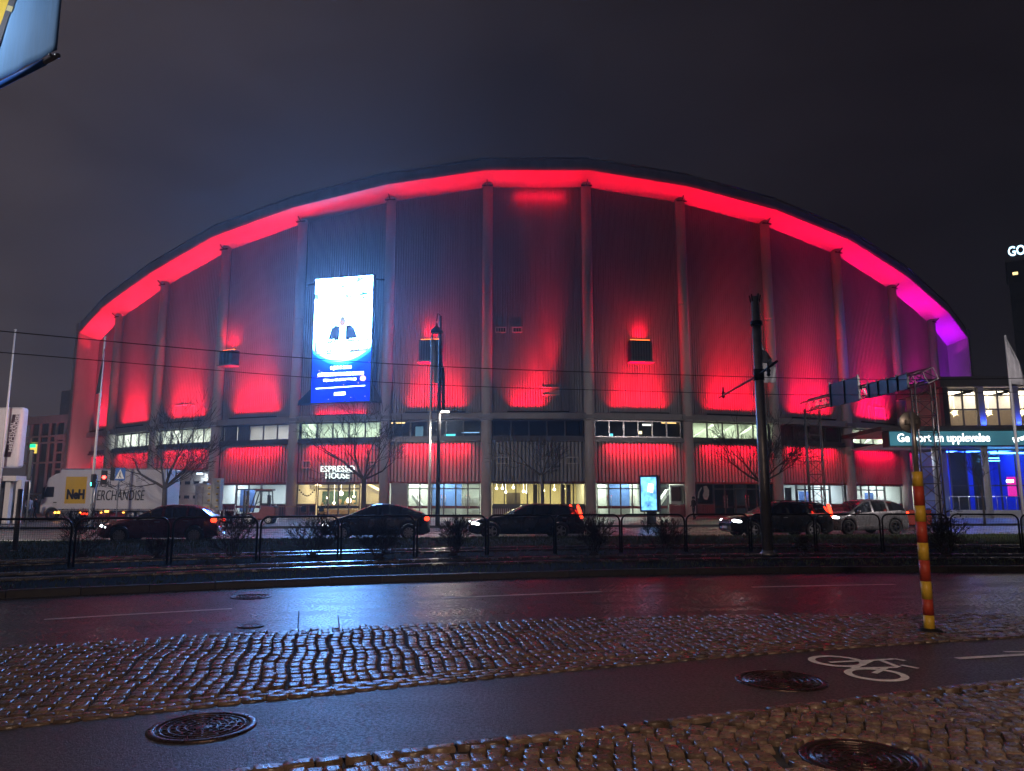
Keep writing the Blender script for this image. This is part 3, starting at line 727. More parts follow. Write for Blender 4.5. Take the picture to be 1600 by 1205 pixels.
for x, y, r in ((533, 771, .22), (545, 782, .26), (512, 778, .13), (522, 786, .12), (553, 776, .12)):
    B = BAYS[3]; u, z = B.hit(x, y, -1.6); mb = MB(); mb.lathe([(0, -r), (r * .7, -r * .7), (r, 0), (r * .7, r * .7), (0, r)], 12, Matrix.Translation(B.P(u, -1.6, z))); mb.tube([B.P(u, -1.6, z + r), B.P(u, -1.6, ZD + .3)], .012, 5); apart(mb, 'pendant_lamp', emit('pendant_glow', (1, .84, .56), 7))
mb = MB(); B = BAYS[3]
for i in range(9):
    x = 468 + i * 2.9; y = 766 + 9 * math.sin(math.pi * i / 8); u, z = B.hit(x, y, -.8); mb.box(B.P(u, -.8, z), (.13, .03, .13))
apart(mb, 'garland', M['dark'])
mb = MB(); u, z = B.hit(468, 771, -3.4); u2, z2 = B.hit(497, 757, -3.4); mb.bar(B.P(u, -3.4, z), B.P(u2, -3.4, z2), 1.2, .35); u, z = B.hit(595, 770, -3.4); u2, z2 = B.hit(566, 755, -3.4); mb.bar(B.P(u, -3.4, z), B.P(u2, -3.4, z2), 1.2, .35); apart(mb, 'stair_flight', M['white'])
# bay 4
groom(4, M['room'], GRN, 4.2, M['room'])
mb = MB(); inner(4, mb, 676, 721, 756, 792, -4.6, -4.7); apart(mb, 'blue_wall', M['roomblue'])
panel(4, 611, 636, mat_=M['frame']); doors(4, 637, 750, 6)
mb = MB(); inner(4, mb, 639, 672, 757, 806, -4.2, -4.5); inner(4, mb, 722, 748, 780, 806, -3.0, -3.1); apart(mb, 'pillar_wall', M['room'])
mb = MB(); B = BAYS[4]; u, z = B.hit(645, 775, -3.4); u2, z2 = B.hit(658, 790, -3.4); mb.bar(B.P(u, -3.4, z), B.P(u2, -3.4, z2), .8, .25); apart(mb, 'stair_flight', M['white'])
for x in (725, 734, 743):
    mb = MB(); inner(4, mb, x - 3, x + 3, 779, 786, -2.9, -2.95); apart(mb, 'notice', M['white'])
# bay 5: lit hall with windows over a low wall
groom(5, M['room'], (1, .86, .46), 3.0, pbr('cream_wall', (.62, .55, .34), .8, var=.08))
B = BAYS[5]; window(5, 770, 914, 8, 1.25); panel(5, 769, 915, .24, .95, M['conc'])
mb = MB(); B.box(mb, U(5, 769), U(5, 915), -.5, -.1, .95, 1.24); apart(mb, 'window_sill', M['frame'])
mb = MB(); inner(5, mb, 791, 813, 770, 800, -2.8, -3.0); apart(mb, 'partition', pbr('brown_partition', (.16, .13, .10), .7))
mb = MB()
for x in (833, 876, 885): inner(5, mb, x, x + 7, 757, 800, -1.6, -1.8)
apart(mb, 'hall_pillar', pbr('dark_pillar', (.1, .08, .07), .6))
for x, y in ((776, 763), (785, 763), (802, 762), (790, 769), (818, 768), (866, 765), (881, 764), (849, 767), (823, 769)):
    u, z = B.hit(x, y, -2.2); r = .12; mb = MB(); mb.lathe([(0, -r), (r * .7, -r * .7), (r, 0), (r * .7, r * .7), (0, r)], 10, Matrix.Translation(B.P(u, -2.2, z))); mb.tube([B.P(u, -2.2, z + r), B.P(u, -2.2, ZD + .3)], .01, 4); apart(mb, 'pendant_lamp', _em.setdefault('pd', emit('pendant_glow_small', (1, .86, .5), 9)))
# bay 6
groom(6, M['room'], GRN, 4.2, M['room'])
mb = MB(); inner(6, mb, 950, 984, 756, 792, -4.6, -4.7); inner(6, mb, 999, 1012, 756, 792, -4.6, -4.7); apart(mb, 'blue_wall', M['roomblue'])
doors(6, 933, 1043, 6); window(6, 1045, 1070, 1)
mb = MB(); inner(6, mb, 934, 948, 757, 806, -4.2, -4.5); inner(6, mb, 985, 997, 757, 806, -4.2, -4.5); apart(mb, 'pillar_wall', M['room'])
mb = MB(); B = BAYS[6]; u, z = B.hit(1026, 792, -3.4); u2, z2 = B.hit(1044, 766, -3.4); mb.bar(B.P(u, -3.4, z), B.P(u2, -3.4, z2), .8, .3); apart(mb, 'stair_flight', M['white'])
mb = MB(); inner(6, mb, 1049, 1064, 761, 783, -.9, -.95); po = apart(mb, 'poster', pbr('dark_red_poster', (.10, .03, .03), .5, var=.5, scale=2))
mb = MB(); inner(6, mb, 1047, 1069, 758, 788, -1.0, -1.05); apart(mb, 'poster_board', M['white'])
# bay 7: unlit doors
groom(7, M['roomdark'], (.8, .8, 1), .15)
window(7, 1089, 1115, 1, 1.25, gm=M['dglass']); doors(7, 1116, 1199, 5, gm=M['dglass'], rail=M['dark'])
mb = MB(); B = BAYS[7]
for poly in ([(1099, 760), (1104, 759), (1108, 766), (1108, 774), (1105, 781), (1100, 780), (1098, 774), (1100, 768)], [(1090, 778), (1091, 769), (1096, 761), (1097, 763), (1093, 770), (1092, 779)]):
    mb.add([B.P(*(lambda q: (q[0], -.27, q[1]))(B.hit(x, y, -.27))) for x, y in poly], [tuple(range(len(poly)))[::-1]])
apart(mb, 'window_graphic', pbr('pale_decal', (.42, .45, .42), .6, emis=None))
# bays 8, 9, 10
groom(8, M['room'], COOL, 4.2, M['room']); window(8, 1219, 1245, 1); doors(8, 1246, 1297, 4); window(8, 1298, 1318, 1)
mb = MB(); inner(8, mb, 1226, 1238, 762, 790, -1.0, -1.05); apart(mb, 'poster', pbr('dark_poster', (.03, .03, .04), .5, var=.6, scale=2))
mb = MB(); inner(8, mb, 1249, 1268, 768, 806, -3.6, -3.7); apart(mb, 'screen_wall', M['roomblue'])
groom(9, M['room'], (.85, .97, 1), 4.0, M['room']); doors(9, 1334, 1383, 4); window(9, 1384, 1409, 1)
mb = MB(); inner(9, mb, 1352, 1378, 770, 806, -3.6, -3.7); apart(mb, 'screen_wall', M['roomblue'])
groom(10, M['room'], (1, .95, .8), 3.2, M['room']); doors(10, 1433, 1475, 4)
BB = BAYS[11]; mb = MB(); BB.box(mb, -BB.w / 2 + .4, BB.w / 2, -.4, -.24, .2, ZD); apart(mb, 'wall_panel', M['conc'])
# ---- fins at both ends of the curved front
for t, z_, sg in ((TS[0], ZS[0], -1), (TS[-1], ZS[-1], 1)):
    tt = Vector((math.cos(t), math.sin(t), 0)) * sg; mb = MB(); a = pol(t, RAD - 1.5, .05); nn = Vector((math.sin(t), -math.cos(t), 0))
    mb.obox(a, nn * (1.5 + OVER - .05), tt * .9, Vector((0, 0, z_ + LIFT - .05))); bevel(apart(mb, 'end_fin', M['conc']), .06)
    mb = MB(); mb.obox(pol(t, RAD + OVER - .06, .05) - tt * .06, nn * .14, tt * 1.1, Vector((0, 0, z_ + LIFT + 1.15))); apart(mb, 'fin_edge', M['fascia'])
area('fin_light', pol(TS[0] + .05, RAD + 3.2, 1.0), Vector((-1, .35, 1.6)), 1.6, .3, 130, (1, .16, .2), arena, spread=110)
# rear wall and roof skin close the volume
ring_t = list(TS); t = TS[-1]
while t < TS[0] + 2 * math.pi - .18: t += .15; ring_t.append(t)
edge_z = lambda t: 20.9 + 10.0 * math.cos(2 * (t - T0))
mb = MB(); nR = len(ring_t); rr_ = [1, .8, .55, .28, .03]
for j, q in enumerate(rr_):
    for i, t in enumerate(ring_t):
        ze = (ZS[i] + LIFT + 1.4) if i < 14 else edge_z(t) + 1.4
        mb.v.append(tuple(pol(t, (RAD + OVER - 2.9) * q, 22 + (ze - 22) * q * q)))
for j in range(4):
    for i in range(nR):
        i2 = (i + 1) % nR; mb.f.append([j * nR + i, j * nR + i2, (j + 1) * nR + i2, (j + 1) * nR + i]); mb.m.append(0); mb.sm.append(True)
apart(mb, 'roof', M['fascia'])
mb = MB(); back = [TS[0]] + [t - 2 * math.pi for t in ring_t[:13:-1]][::1]
back = [TS[-1]] + ring_t[14:] + [TS[0] + 2 * math.pi]
for t in back: mb.v += [tuple(pol(t, RAD - 1.2, 0)), tuple(pol(t, RAD - 1.2, max(10, edge_z(t)) + .5))]
for i in range(len(back) - 1): mb.f.append([2 * i, 2 * i + 2, 2 * i + 3, 2 * i + 1]); mb.m.append(0); mb.sm.append(False)
apart(mb, 'rear_wall', M['conc'])
# inner liner so that no light leaks between the wall skins
mb = MB()
for b in range(-1, 12):
    B = BAYS[b]; mb.quad(B.P(-B.w / 2, -.42, ZL1 - .3), B.P(B.w / 2, -.42, ZL1 - .3), B.P(B.w / 2, -.42, B.zb), B.P(-B.w / 2, -.42, B.za)); mb.quad(B.P(-B.w / 2, -.42, ZD if b != 1 else 4.7), B.P(B.w / 2, -.42, ZD if b != 1 else 4.7), B.P(B.w / 2, -.42, ZW0), B.P(-B.w / 2, -.42, ZW0))
apart(mb, 'wall_lining', M['dark'])
# ---- boxes, vents and doors on the upper wall
def louvre(b, x0, x1, y0, y1, depth=.85, n=8, light=True, mat_=None):
    B = BAYS[b]; u0, z1 = B.hit(x0, y0, -.2); u1, z0 = B.hit(x1, y1, -.2)
    mb = MB(); B.box(mb, u0, u1, -.3, depth - .25, z0, z1); bx_ = apart(mb, 'louvre_box', mat_ or M['dark'])
    mb = MB(); B.box(mb, u0 - .08, u1 + .1, -.3, depth, z0 - .13, z0 - .01); mb.build('drip_tray', M['band'], bx_)
    for i in range(n):
        a = u0 + (u1 - u0) * (i + .15) / n; mb = MB(); B.box(mb, a, a + (u1 - u0) / n * .55, depth - .25, depth - .17, z0 + .05, z1 - .05); mb.build('slat', M['frame'], bx_)
    if light:
        mb = MB(); B.box(mb, u0 + .1, u1 - .1, .2, .3, z1 + .02, z1 + .12); mb.build('led_bar', _em.setdefault('redled', emit('red_led', (1, .12, .02), 4)), bx_)
        uc = (u0 + u1) / 2; area('louvre_uplight', B.P(uc, .25, z1 + .16), -B.N * .35 + Vector((0, 0, 1)), (u1 - u0) * .6, .1, 55, RED, arena, spread=90, x_axis=B.T)
louvre(6, 981, 1015, 534, 567); louvre(4, 658, 690, 534, 566); louvre(1, 354, 372, 551, 571, n=4)
def vent(b, x0, x1, y0, y1, mat_=None, name='vent'):
    B = BAYS[b]; u0, z1 = B.hit(x0, y0, -.2); u1, z0 = B.hit(x1, y1, -.2); mb = MB(); f = .08
    B.box(mb, u0, u1, -.3, -.12, z0, z0 + f); B.box(mb, u0, u1, -.3, -.12, z1 - f, z1); B.box(mb, u0, u0 + f, -.3, -.121, z0 + f, z1 - f); B.box(mb, u1 - f, u1, -.3, -.121, z0 + f, z1 - f)
    vo = apart(mb, name, M['conc']); mb = MB(); B.box(mb, u0 + f, u1 - f, -.3, -.2, z0 + f, z1 - f); mb.build('grille', mat_ or M['black'], vo)
vent(5, 774, 791, 511, 520); vent(5, 800, 816, 511, 520); vent(5, 846, 874, 605, 618, M['band'])
vent(5, 776, 795, 714, 725); vent(5, 885, 904, 714, 725); vent(3, 472, 486, 720, 732, M['black']); vent(3, 575, 590, 720, 726, M['black'])
vent(1, 274, 298, 634, 660, M['rib'], 'service_door'); vent(1, 298.5, 304, 634, 660, M['black'], 'service_door')
vent(9, 1365, 1383, 636, 662, M['conc'], 'service_door'); vent(9, 1355, 1361, 634, 661, M['black'], 'service_door')

# ================================================================== coffee shop sign
B = BAYS[3]
M['signw'] = emit('sign_white', (.86, 1, .94), 1.3)
u, z = B.hit(527, 733, .2); es = empty('cafe_sign', B.P(u, .1, z - .8), 0, 'illuminated white lettered cafe sign fixed on the red lit corrugated wall', 'sign')
def text_fit(body, width, height, c, B_, n, mat_, parent, bold=.03, **k):
    o = text(body, 1.0, mat_, Matrix.Identity(4), None, bold=bold, depth=.06, world=False, **k)
    xs = [v.co.x for v in o.data.vertices]; ys = [v.co.y for v in o.data.vertices]
    sx, sy = width / (max(xs) - min(xs)), height / (max(ys) - min(ys))
    o.data.transform(Matrix.Diagonal((sx, sy, 1, 1)) @ Matrix.Translation((-(max(xs) + min(xs)) / 2, -(max(ys) + min(ys)) / 2, 0)))
    o.data.transform(frame(c, B_.T if hasattr(B_, 'T') else B_, (0, 0, 1)))
    if parent is not None: adopt(o, parent)
    return o
def span(b, x0, x1, y): return abs(BAYS[b].hit(x1, y, .2)[0] - BAYS[b].hit(x0, y, .2)[0])
text_fit('ESPRESSO', span(3, 500, 553, 733), .54, B.P(u, .12, B.hit(527, 732.5, .2)[1]), B, .12, M['signw'], es, .0)
text_fit('HOUSE', span(3, 508, 545, 743), .54, B.P(u, .12, B.hit(527, 743.2, .2)[1]), B, .12, M['signw'], es, .0)
mb = MB()
for z_ in (B.hit(527, 728.5, .2)[1], B.hit(527, 747.5, .2)[1]): B.box(mb, u - 1.3, u + 1.3, -.2, .06, z_ - .04, z_ + .04)
mb.build('mounting_rail', M['dark'], es, world=True)

# ================================================================== video screen
SN = .95
u0 = (B.hit(493, 437, SN)[0] + B.hit(486, 629, SN)[0]) / 2; u1 = (B.hit(582, 430, SN)[0] + B.hit(578, 627, SN)[0]) / 2
z1 = (B.hit(493, 437, SN)[1] + B.hit(582, 430, SN)[1]) / 2; z0 = (B.hit(486, 629, SN)[1] + B.hit(578, 627, SN)[1]) / 2
SW, SH = u1 - u0, z1 - z0
scr = empty('video_screen', B.P((u0 + u1) / 2, SN, z0), 0, 'tall bright video screen showing a concert advert, hung on the arena wall', 'screen')
mb = MB(); B.box(mb, u0 - .12, u1 + .12, SN - .45, SN - .02, z0 - .12, z1 + .12); mb.build('housing', M['black'], scr, world=True)
mb = MB(); hw = B.w / 2 - .5
for z_ in (z0 - .05, z1 - .3):
    for s_, e2 in ((u0 - .1, -hw), (u1 + .1, hw)): mb.bar(B.P(s_, SN - .3, z_), B.P(e2, -.05, z_ + .1), .12, .14)
mb.build('bracket', M['dark'], scr, world=True)
mb = MB()
for s_, e2 in ((u0 - .12, -hw - .1), (u1 + .12, hw + .1)):
    mb = MB(); mb.add([B.P(s_, .4, z0 - .1), B.P(e2, .3, z0 - .15), B.P(e2 * .98, .3, z0 + .3), B.P(s_, .4, z0 + 1.6)], [(0, 1, 2, 3)]); mb.build('gusset', M['dark'], scr, world=True)
def scr_mat():
    m = bpy.data.materials.new('screen_picture'); m.use_nodes = True; t = m.node_tree; t.nodes.clear(); A = t.nodes.new; K = t.links.new
    o = A('ShaderNodeOutputMaterial'); em = A('ShaderNodeEmission'); K(em.outputs[0], o.inputs[0])
    uv = A('ShaderNodeUVMap'); sp = A('ShaderNodeSeparateXYZ'); K(uv.outputs[0], sp.inputs[0])
    # rounded lower edge of the bright picture: v + k*(u-.5)^2
    m1 = A('ShaderNodeMath'); m1.operation = 'SUBTRACT'; m1.inputs[1].default_value = .5; K(sp.outputs[0], m1.inputs[0])
    m2 = A('ShaderNodeMath'); m2.operation = 'MULTIPLY'; K(m1.outputs[0], m2.inputs[0]); K(m1.outputs[0], m2.inputs[1])
    m3 = A('ShaderNodeMath'); m3.operation = 'MULTIPLY_ADD'; m3.inputs[1].default_value = -.42; K(m2.outputs[0], m3.inputs[0]); K(sp.outputs[1], m3.inputs[2])
    r = A('ShaderNodeValToRGB'); e = r.color_ramp.elements; e[0].position = .0; e[0].color = (.0, .0005, .026, 1); e[1].position = 1; e[1].color = (.17, .42, 1, 1)
    for p_, c_ in ((.22, (.0, .0009, .036, 1)), (.285, (.0, .004, .10, 1)), (.315, (.003, .04, .3, 1)), (.355, (.12, .38, 1, 1)), (.6, (.18, .43, 1, 1))):
        q = e.new(p_); q.color = c_
    K(m3.outputs[0], r.inputs[0])
    n = A('ShaderNodeTexNoise'); n.inputs['Scale'].default_value = 5; n.inputs['Detail'].default_value = 7; mp_ = A('ShaderNodeMapping'); mp_.inputs['Scale'].default_value = (1, 2.2, 1); K(uv.outputs[0], mp_.inputs[0]); K(mp_.outputs[0], n.inputs['Vector'])
    g = A('ShaderNodeMapRange'); g.inputs[1].default_value = .50; g.inputs[2].default_value = .60; K(n.outputs['Fac'], g.inputs[0])
    gv = A('ShaderNodeMapRange'); gv.inputs[1].default_value = .70; gv.inputs[2].default_value = .84; K(sp.outputs[1], gv.inputs[0])
    gm = A('ShaderNodeMath'); gm.operation = 'MULTIPLY'; K(g.outputs[0], gm.inputs[0]); K(gv.outputs[0], gm.inputs[1])
    mx_ = A('ShaderNodeMixRGB'); mx_.inputs[2].default_value = (.006, .0125, .018, 1); K(gm.outputs[0], mx_.inputs[0]); K(r.outputs[0], mx_.inputs[1]); K(mx_.outputs[0], em.inputs[0]); em.inputs[1].default_value = 42
    return m
me = bpy.data.meshes.new('display'); me.from_pydata([tuple(B.P(u0, SN, z0)), tuple(B.P(u1, SN, z0)), tuple(B.P(u1, SN, z1)), tuple(B.P(u0, SN, z1))], [], [(0, 1, 2, 3)])
uvl = me.uv_layers.new(name='UVMap')
for i, c in enumerate(((0, 0), (1, 0), (1, 1), (0, 1))): uvl.data[i].uv = c
me.materials.append(scr_mat()); disp = link_mesh('display', me, scr, None, True)
def spix(pts, mat_, name, k=1):
    mb = MB(); 
    for poly in pts: mb.add([B.P(u0 + x * SW, SN + .006 * k, z0 + y * SH) for x, y in poly], [tuple(range(len(poly)))])
    return mb.build(name, mat_, disp)
M['led_white'] = emit('led_white', (.62, .82, 1), 5.0); M['led_grey'] = emit('led_grey', (.40, .46, .52), .55); M['led_dark'] = emit('led_dark', (.02, .03, .07), 1.0); M['led_tan'] = emit('led_tan', (.80, .50, .40), .6); M['led_orange'] = emit('led_orange', (.8, .42, .2), .55); M['led_pink'] = emit('led_pink', (1, .45, .75), 2.0); M['led_teal'] = emit('led_teal', (.03, .4, .5), .9)
def arch(cx_, w_, y0, y1, n=10): return [(cx_ - w_, y0), (cx_ + w_, y0)] + [(cx_ + w_ * math.cos(math.pi * k / n), y1 - .05 + .05 * math.sin(math.pi * k / n)) for k in range(n + 1)]
def outline(poly, t=.02):
    r = []
    for a, b in zip(poly, poly[1:] + poly[:1]):
        d = Vector((b[0] - a[0], (b[1] - a[1]) * SH / SW)); l = max(d.length, 1e-6); nx, ny = -d.y / l * t, d.x / l * t * SW / SH; r.append([a, b, (b[0] + nx, b[1] + ny), (a[0] + nx, a[1] + ny)])
    return r
spix(outline(arch(.18, .15, .40, .755)) + outline(arch(.5, .13, .46, .765)) + outline(arch(.8, .15, .40, .765)), M['led_grey'], 'picture_arches', 1)
rnd = random.Random(2); dots = []
for i in range(90):
    c = rnd.choice((.18, .55, .72)); x = c + rnd.uniform(-.1, .12); y = rnd.uniform(.66, .765); s_ = rnd.uniform(.004, .012); dots.append([(x, y), (x + s_, y), (x + s_, y + s_ * .5), (x, y + s_ * .5)])
spix(dots, M['led_orange'], 'picture_leaves', 2)
spix([[(.26, .50), (.40, .50), (.44, .605), (.38, .61), (.31, .585)], [(.60, .50), (.77, .50), (.70, .585), (.62, .61), (.56, .605)], [(.38, .49), (.45, .49), (.46, .60), (.40, .60)], [(.56, .49), (.62, .49), (.62, .60), (.56, .60)]], M['led_dark'], 'picture_jacket', 2)
hd = [(.5 + .055 * math.cos(a * .5236), .635 + .035 * math.sin(a * .5236)) for a in range(12)]
spix([hd], M['led_tan'], 'picture_face', 3)
spix([[(x, y) for x, y in hd if y >= .635] + [(.44, .66), (.5, .685), (.56, .66)][::-1]], M['led_grey'], 'picture_hair', 4)
spix(outline([(.05, .38), (.95, .395), (.95, .49), (.05, .485)]) + outline([(.25, .38), (.32, .38), (.32, .48), (.25, .48)]) + outline([(.55, .385), (.8, .39), (.8, .485), (.55, .485)]), M['led_grey'], 'picture_piano', 2)
spix([[(.78, .84), (.93, .85), (.93, .865), (.78, .855)], [(.82, .815), (.92, .82), (.92, .835), (.82, .83)], [(.36, .425), (.55, .43), (.55, .436), (.36, .431)]], M['led_teal'], 'picture_accent', 2)
def stext(body, x, y, wd, ht, nm='caption'):
    return text_fit(body, wd * SW, ht * SH, B.P(u0 + x * SW, SN + .035, z0 + y * SH), B, 0, M['led_white'], scr, .03, name=nm)
stext('6 JUNI 2024', .5, .268, .36, .034); stext('GÖTEBORG SCANDINAVIUM', .5, .222, .78, .034); stext('BILJETTER VIA LIVENATION.SE', .49, .172, .56, .024)
spix([[(.88 + .05 * math.cos(k * .5236), .178 + .022 * math.sin(k * .5236)) for k in range(12)]], M['led_pink'], 'caption_badge', 2)
spix([[(.08, .107), (.92, .117), (.92, .124), (.08, .114)], [(.40, .05), (.59, .053), (.59, .078), (.40, .075)]], M['led_white'], 'caption_rule', 2)
spix([[(x, y), (x + .012, y), (x + .012, y + .005), (x, y + .005)] for x, y in ((.1, .2), (.97, .3), (.68, .03), (.92, .035), (.55, .13), (.8, .14), (.12, .25), (.3, .02))], M['led_pink'], 'picture_stars', 3)
# ================================================================== entrance hall on the right
class Flat(Bay):
    def __init__(s, A, B):
        s.A, s.B = Vector((*A, 0)), Vector((*B, 0)); s.T = (s.B - s.A).normalized(); s.N = Vector((s.T.y, -s.T.x, 0)); s.mid = s.A.copy(); s.w = (s.B - s.A).length; s.za = s.zb = 0
_fa = at_y(1388, 685, 63.0); FO = Flat((_fa.x, _fa.y), (_fa.x + 24, _fa.y - 1.6))
foyer = empty('entrance_hall', FO.P(6, 0, .15), 0, 'glazed entrance hall with blue lit foyer and a lit message band, joined to the arena', 'building')
def fpart(mb, name, mats, parent=None): return mb.build(name, mats, parent or foyer, world=parent is None)
def fu(x, y=685, n=0.0): return FO.hit(x, y, n)
uR = fu(1690)[0]
zb1, zb0 = fu(1400, 673)[1], fu(1400, 698)[1]
mb = MB(); FO.box(mb, 0, uR, -1.2, 0, zb0, zb1); fas = fpart(mb, 'message_band', M['black'])
M['led_band'] = emit('led_band_teal', (.035, .13, .17), .8, var=.35, scale=.35)
mb = MB(); mb.quad(FO.P(.1, .01, zb0 + .08), FO.P(uR, .01, zb0 + .08), FO.P(uR, .01, zb1 - .08), FO.P(.1, .01, zb1 - .08)); mb.build('led_panel', M['led_band'], fas)
M['led_txt'] = emit('led_text_white', (.9, .97, 1), 2.2)
zt_ = fu(1470, 686)[1]; tx = text_fit('Ge bort en upplevelse', fu(1546)[0] - fu(1402)[0], .92, FO.P((fu(1546)[0] + fu(1402)[0]) / 2, .06, zt_), FO, 0, M['led_txt'], foyer, .008)
tx2 = text('Present', .62, M['led_txt'], frame(FO.P(fu(1582)[0], .06, fu(1582, 689)[1]), FO.T, (0, 0, 1)) @ Matrix.Rotation(.32, 4, 'Z'), foyer, bold=.02, depth=.05, align='LEFT')
mb = MB(); FO.box(mb, -.6, uR, -9.0, .25, zb1 + .002, zb1 + .35); fpart(mb, 'floor_slab', M['frame'])
mb = MB(); FO.box(mb, .2, uR, -8.6, -1.21, zb0 + .25, zb0 + .4); fpart(mb, 'canopy_ceiling', M['white'])
# upper storey
FUy = 1.0; zu0 = zb1 + .36; zu1 = fu(1500, 606, -FUy)[1]; uu0 = fu(1472, 640, -FUy)[0]
mb = MB(); FO.box(mb, uu0 - .3, uR, -9, -.3, zu1, zu1 + .55); FO.box(mb, uu0 - .1, uR, -8.9, -.5, zu1 + .552, zu1 + .9); fpart(mb, 'roof', M['frame'])
class Sub:                                                     # a plane parallel to the hall front, set back by d
    def __init__(s, d): s.d = d; s.T, s.N = FO.T, FO.N
    def P(s, u, n, z): return FO.P(u, n - s.d + .34, z)
    def box(s, mb, u0, u1, n0, n1, z0, z1): FO.box(mb, u0, u1, n0 - s.d + .34, n1 - s.d + .34, z0, z1)
_ap = apart
def fglaz(S, *a, **k):
    global apart
    keep = apart; apart = fpart
    try: return glazed(S, *a, **k)
    finally: apart = keep
def froom(S, *a, **k):
    global apart
    keep = apart; apart = fpart
    try: return room(S, *a, **k)
    finally: apart = keep
SU = Sub(FUy)
M['creamw'] = pbr('cream_interior', (.6, .5, .4), .8, var=.08)
for i, (xa, xb) in enumerate(((1482, 1527), (1537, 1582), (1591, 1637), (1646, 1690))):
    ua, ub = fu(xa, 640, -FUy)[0], fu(xb, 640, -FUy)[0]; zm = fu(1500, 640, -FUy)[1]
    fglaz(SU, ua, ub, zu0 + .02, zu1 - .05, 2, 'window', .12, rows=(zm,))
    if i < 3:
        mb = MB(); FO.box(mb, ub + .02, fu((1537, 1591, 1646)[i], 640, -FUy)[0] - .02, -1.3, -.7, zu0, zu1); fpart(mb, 'pilaster', M['band'])
        area('pilaster_blue_light', FO.P(ub + .3, -.4, zu0 + .15), Vector((0, 0, 1)) - FO.N * .25, .5, .1, 26, (.03, .08, 1), foyer, x_axis=FO.T)
    st = FO.P((ua + ub) / 2 + .1, -2.6, fu(1500, 645, -2.6)[1]); mb = MB()
    for k in range(10):
        a = k * math.pi / 5; d1 = FO.T * math.cos(a) + Vector((0, 0, math.sin(a))); a2 = a + math.pi / 10; a0 = a - math.pi / 10; d2 = FO.T * math.cos(a2) + Vector((0, 0, math.sin(a2))); d0 = FO.T * math.cos(a0) + Vector((0, 0, math.sin(a0)))
        for s_ in (1, -1): mb.add([st + FO.N * .08 * s_, st + d0 * .14, st + d1 * (.42 if k % 2 else .3), st + d2 * .14], [(0, 1, 2), (0, 2, 3)] if s_ > 0 else [(0, 2, 1), (0, 3, 2)])
    mb.tube([st + Vector((0, 0, .3)), st + Vector((0, 0, 1.5))], .012, 4)
    if i < 3: tag(mb.build('star_lamp', _em.setdefault('star', emit('paper_star', (1, .72, .36), 7))), 'glowing paper star lamp hanging behind the hall\'s upper windows', 'lamp', 'star lamps in the upper windows')
mb = MB(); FO.box(mb, uu0, fu(1481, 640, -FUy)[0], -1.3, -.7, zu0, zu1); fpart(mb, 'pilaster', M['frame'])
froom(SU, uu0 + .1, uR, zu0, zu1, 6.5, M['creamw'], (1, .80, .58), 2.1, lampfrac=.7)
mb = MB(); FO.box(mb, uu0 + .1, uR, -5.2, -5.0, zu0 + 1.9, zu1 - .2); fpart(mb, 'bulkhead', M['white'])
# columns, downlights, foyer glazing below
for x in (1434, 1465, 1543):
    u, _ = fu(x, 760, -1.0); mb = MB(); mb.tube([FO.P(u, -1.0, .15), FO.P(u, -1.0, zb0 + .25)], .26, 14); fpart(mb, 'round_column', M['white'])
for i, (x, y) in enumerate(((1440, 701), (1468, 704), (1498, 705), (1528, 706), (1537, 700), (1575, 703), (1610, 702))):
    u = fu(x, y, -2.2)[0]; n = (-1.7, -2.6, -3.2, -3.6, -1.6, -2.5, -3)[i]; p = FO.P(u, n, zb0 + .24)
    mb = MB(); mb.lathe([(.0, 0), (.17, 0), (.19, .02)], 14, Matrix.Translation(p - Vector((0, 0, .02)))); fpart(mb, 'downlight', _em.setdefault('dl', emit('downlight_glow', (1, .97, .85), 12)))
    spot('downlight_beam', p - Vector((0, 0, .06)), Vector((0, 0, -1)), 170, (.95, .97, 1) if i % 2 else (.6, .75, 1), 95, .6, .12, foyer)
SG = Sub(7.0); ug0, ug1 = fu(1486, 760, -7)[0], uR
M['bluew'] = pbr('foyer_blue_wall', (.05, .10, .5), .6, var=.2, scale=.6)
froom(SG, ug0, ug1, .2, zb0 + .2, 6.0, M['bluew'], (.03, .14, 1), 4.2, lampfrac=.6)
fglaz(SG, ug0 + .05, ug1, .25, zb0 + .2, 5, 'foyer_glazing', .12, rows=(3.0,))
mb = MB()
for y in (708,): FO.box(mb, fu(1548, y, -6)[0], uR, -6.1, -5.95, fu(1560, 709, -6)[1], fu(1560, 707, -6)[1])
FO.box(mb, fu(1546, 717, -6)[0], fu(1561, 717, -6)[0], -6.1, -5.95, fu(1550, 716.6, -6)[1], fu(1550, 715.4, -6)[1]); FO.box(mb, fu(1546, 720, -6)[0], fu(1562, 720, -6)[0], -6.1, -5.95, fu(1550, 720.6, -6)[1], fu(1550, 719.4, -6)[1])
fpart(mb, 'blue_light_line', emit('blue_tube', (.10, .5, 1), 6))
mb = MB(); FO.box(mb, fu(1488, 760, -7.6)[0], fu(1513, 760, -7.6)[0], -7.9, -7.7, .2, zb0); FO.box(mb, fu(1524, 760, -7.6)[0], fu(1541, 760, -7.6)[0], -7.9, -7.7, .2, zb0); fpart(mb, 'dark_partition', M['roomdark'])
mb = MB(); a, zc_ = fu(1577, 752, -8); b_, zd_ = fu(1596, 776, -8); FO.box(mb, a, b_, -8.4, -8.2, zd_, zc_ + .4); fpart(mb, 'pink_glow_wall', pbr('pink_light_glow', (.5, .05, .3), .6, emis=(1, .02, .45), es=.6))  # magenta light put into the wall colour, which glows by itself
mb = MB(); a, zc_ = fu(1578, 752, -6.8); FO.box(mb, a - .2, a + .35, -6.95, -6.85, zc_ - .12, zc_ + .14); fpart(mb, 'exit_sign', emit('exit_white', (.9, 1, .95), 6))
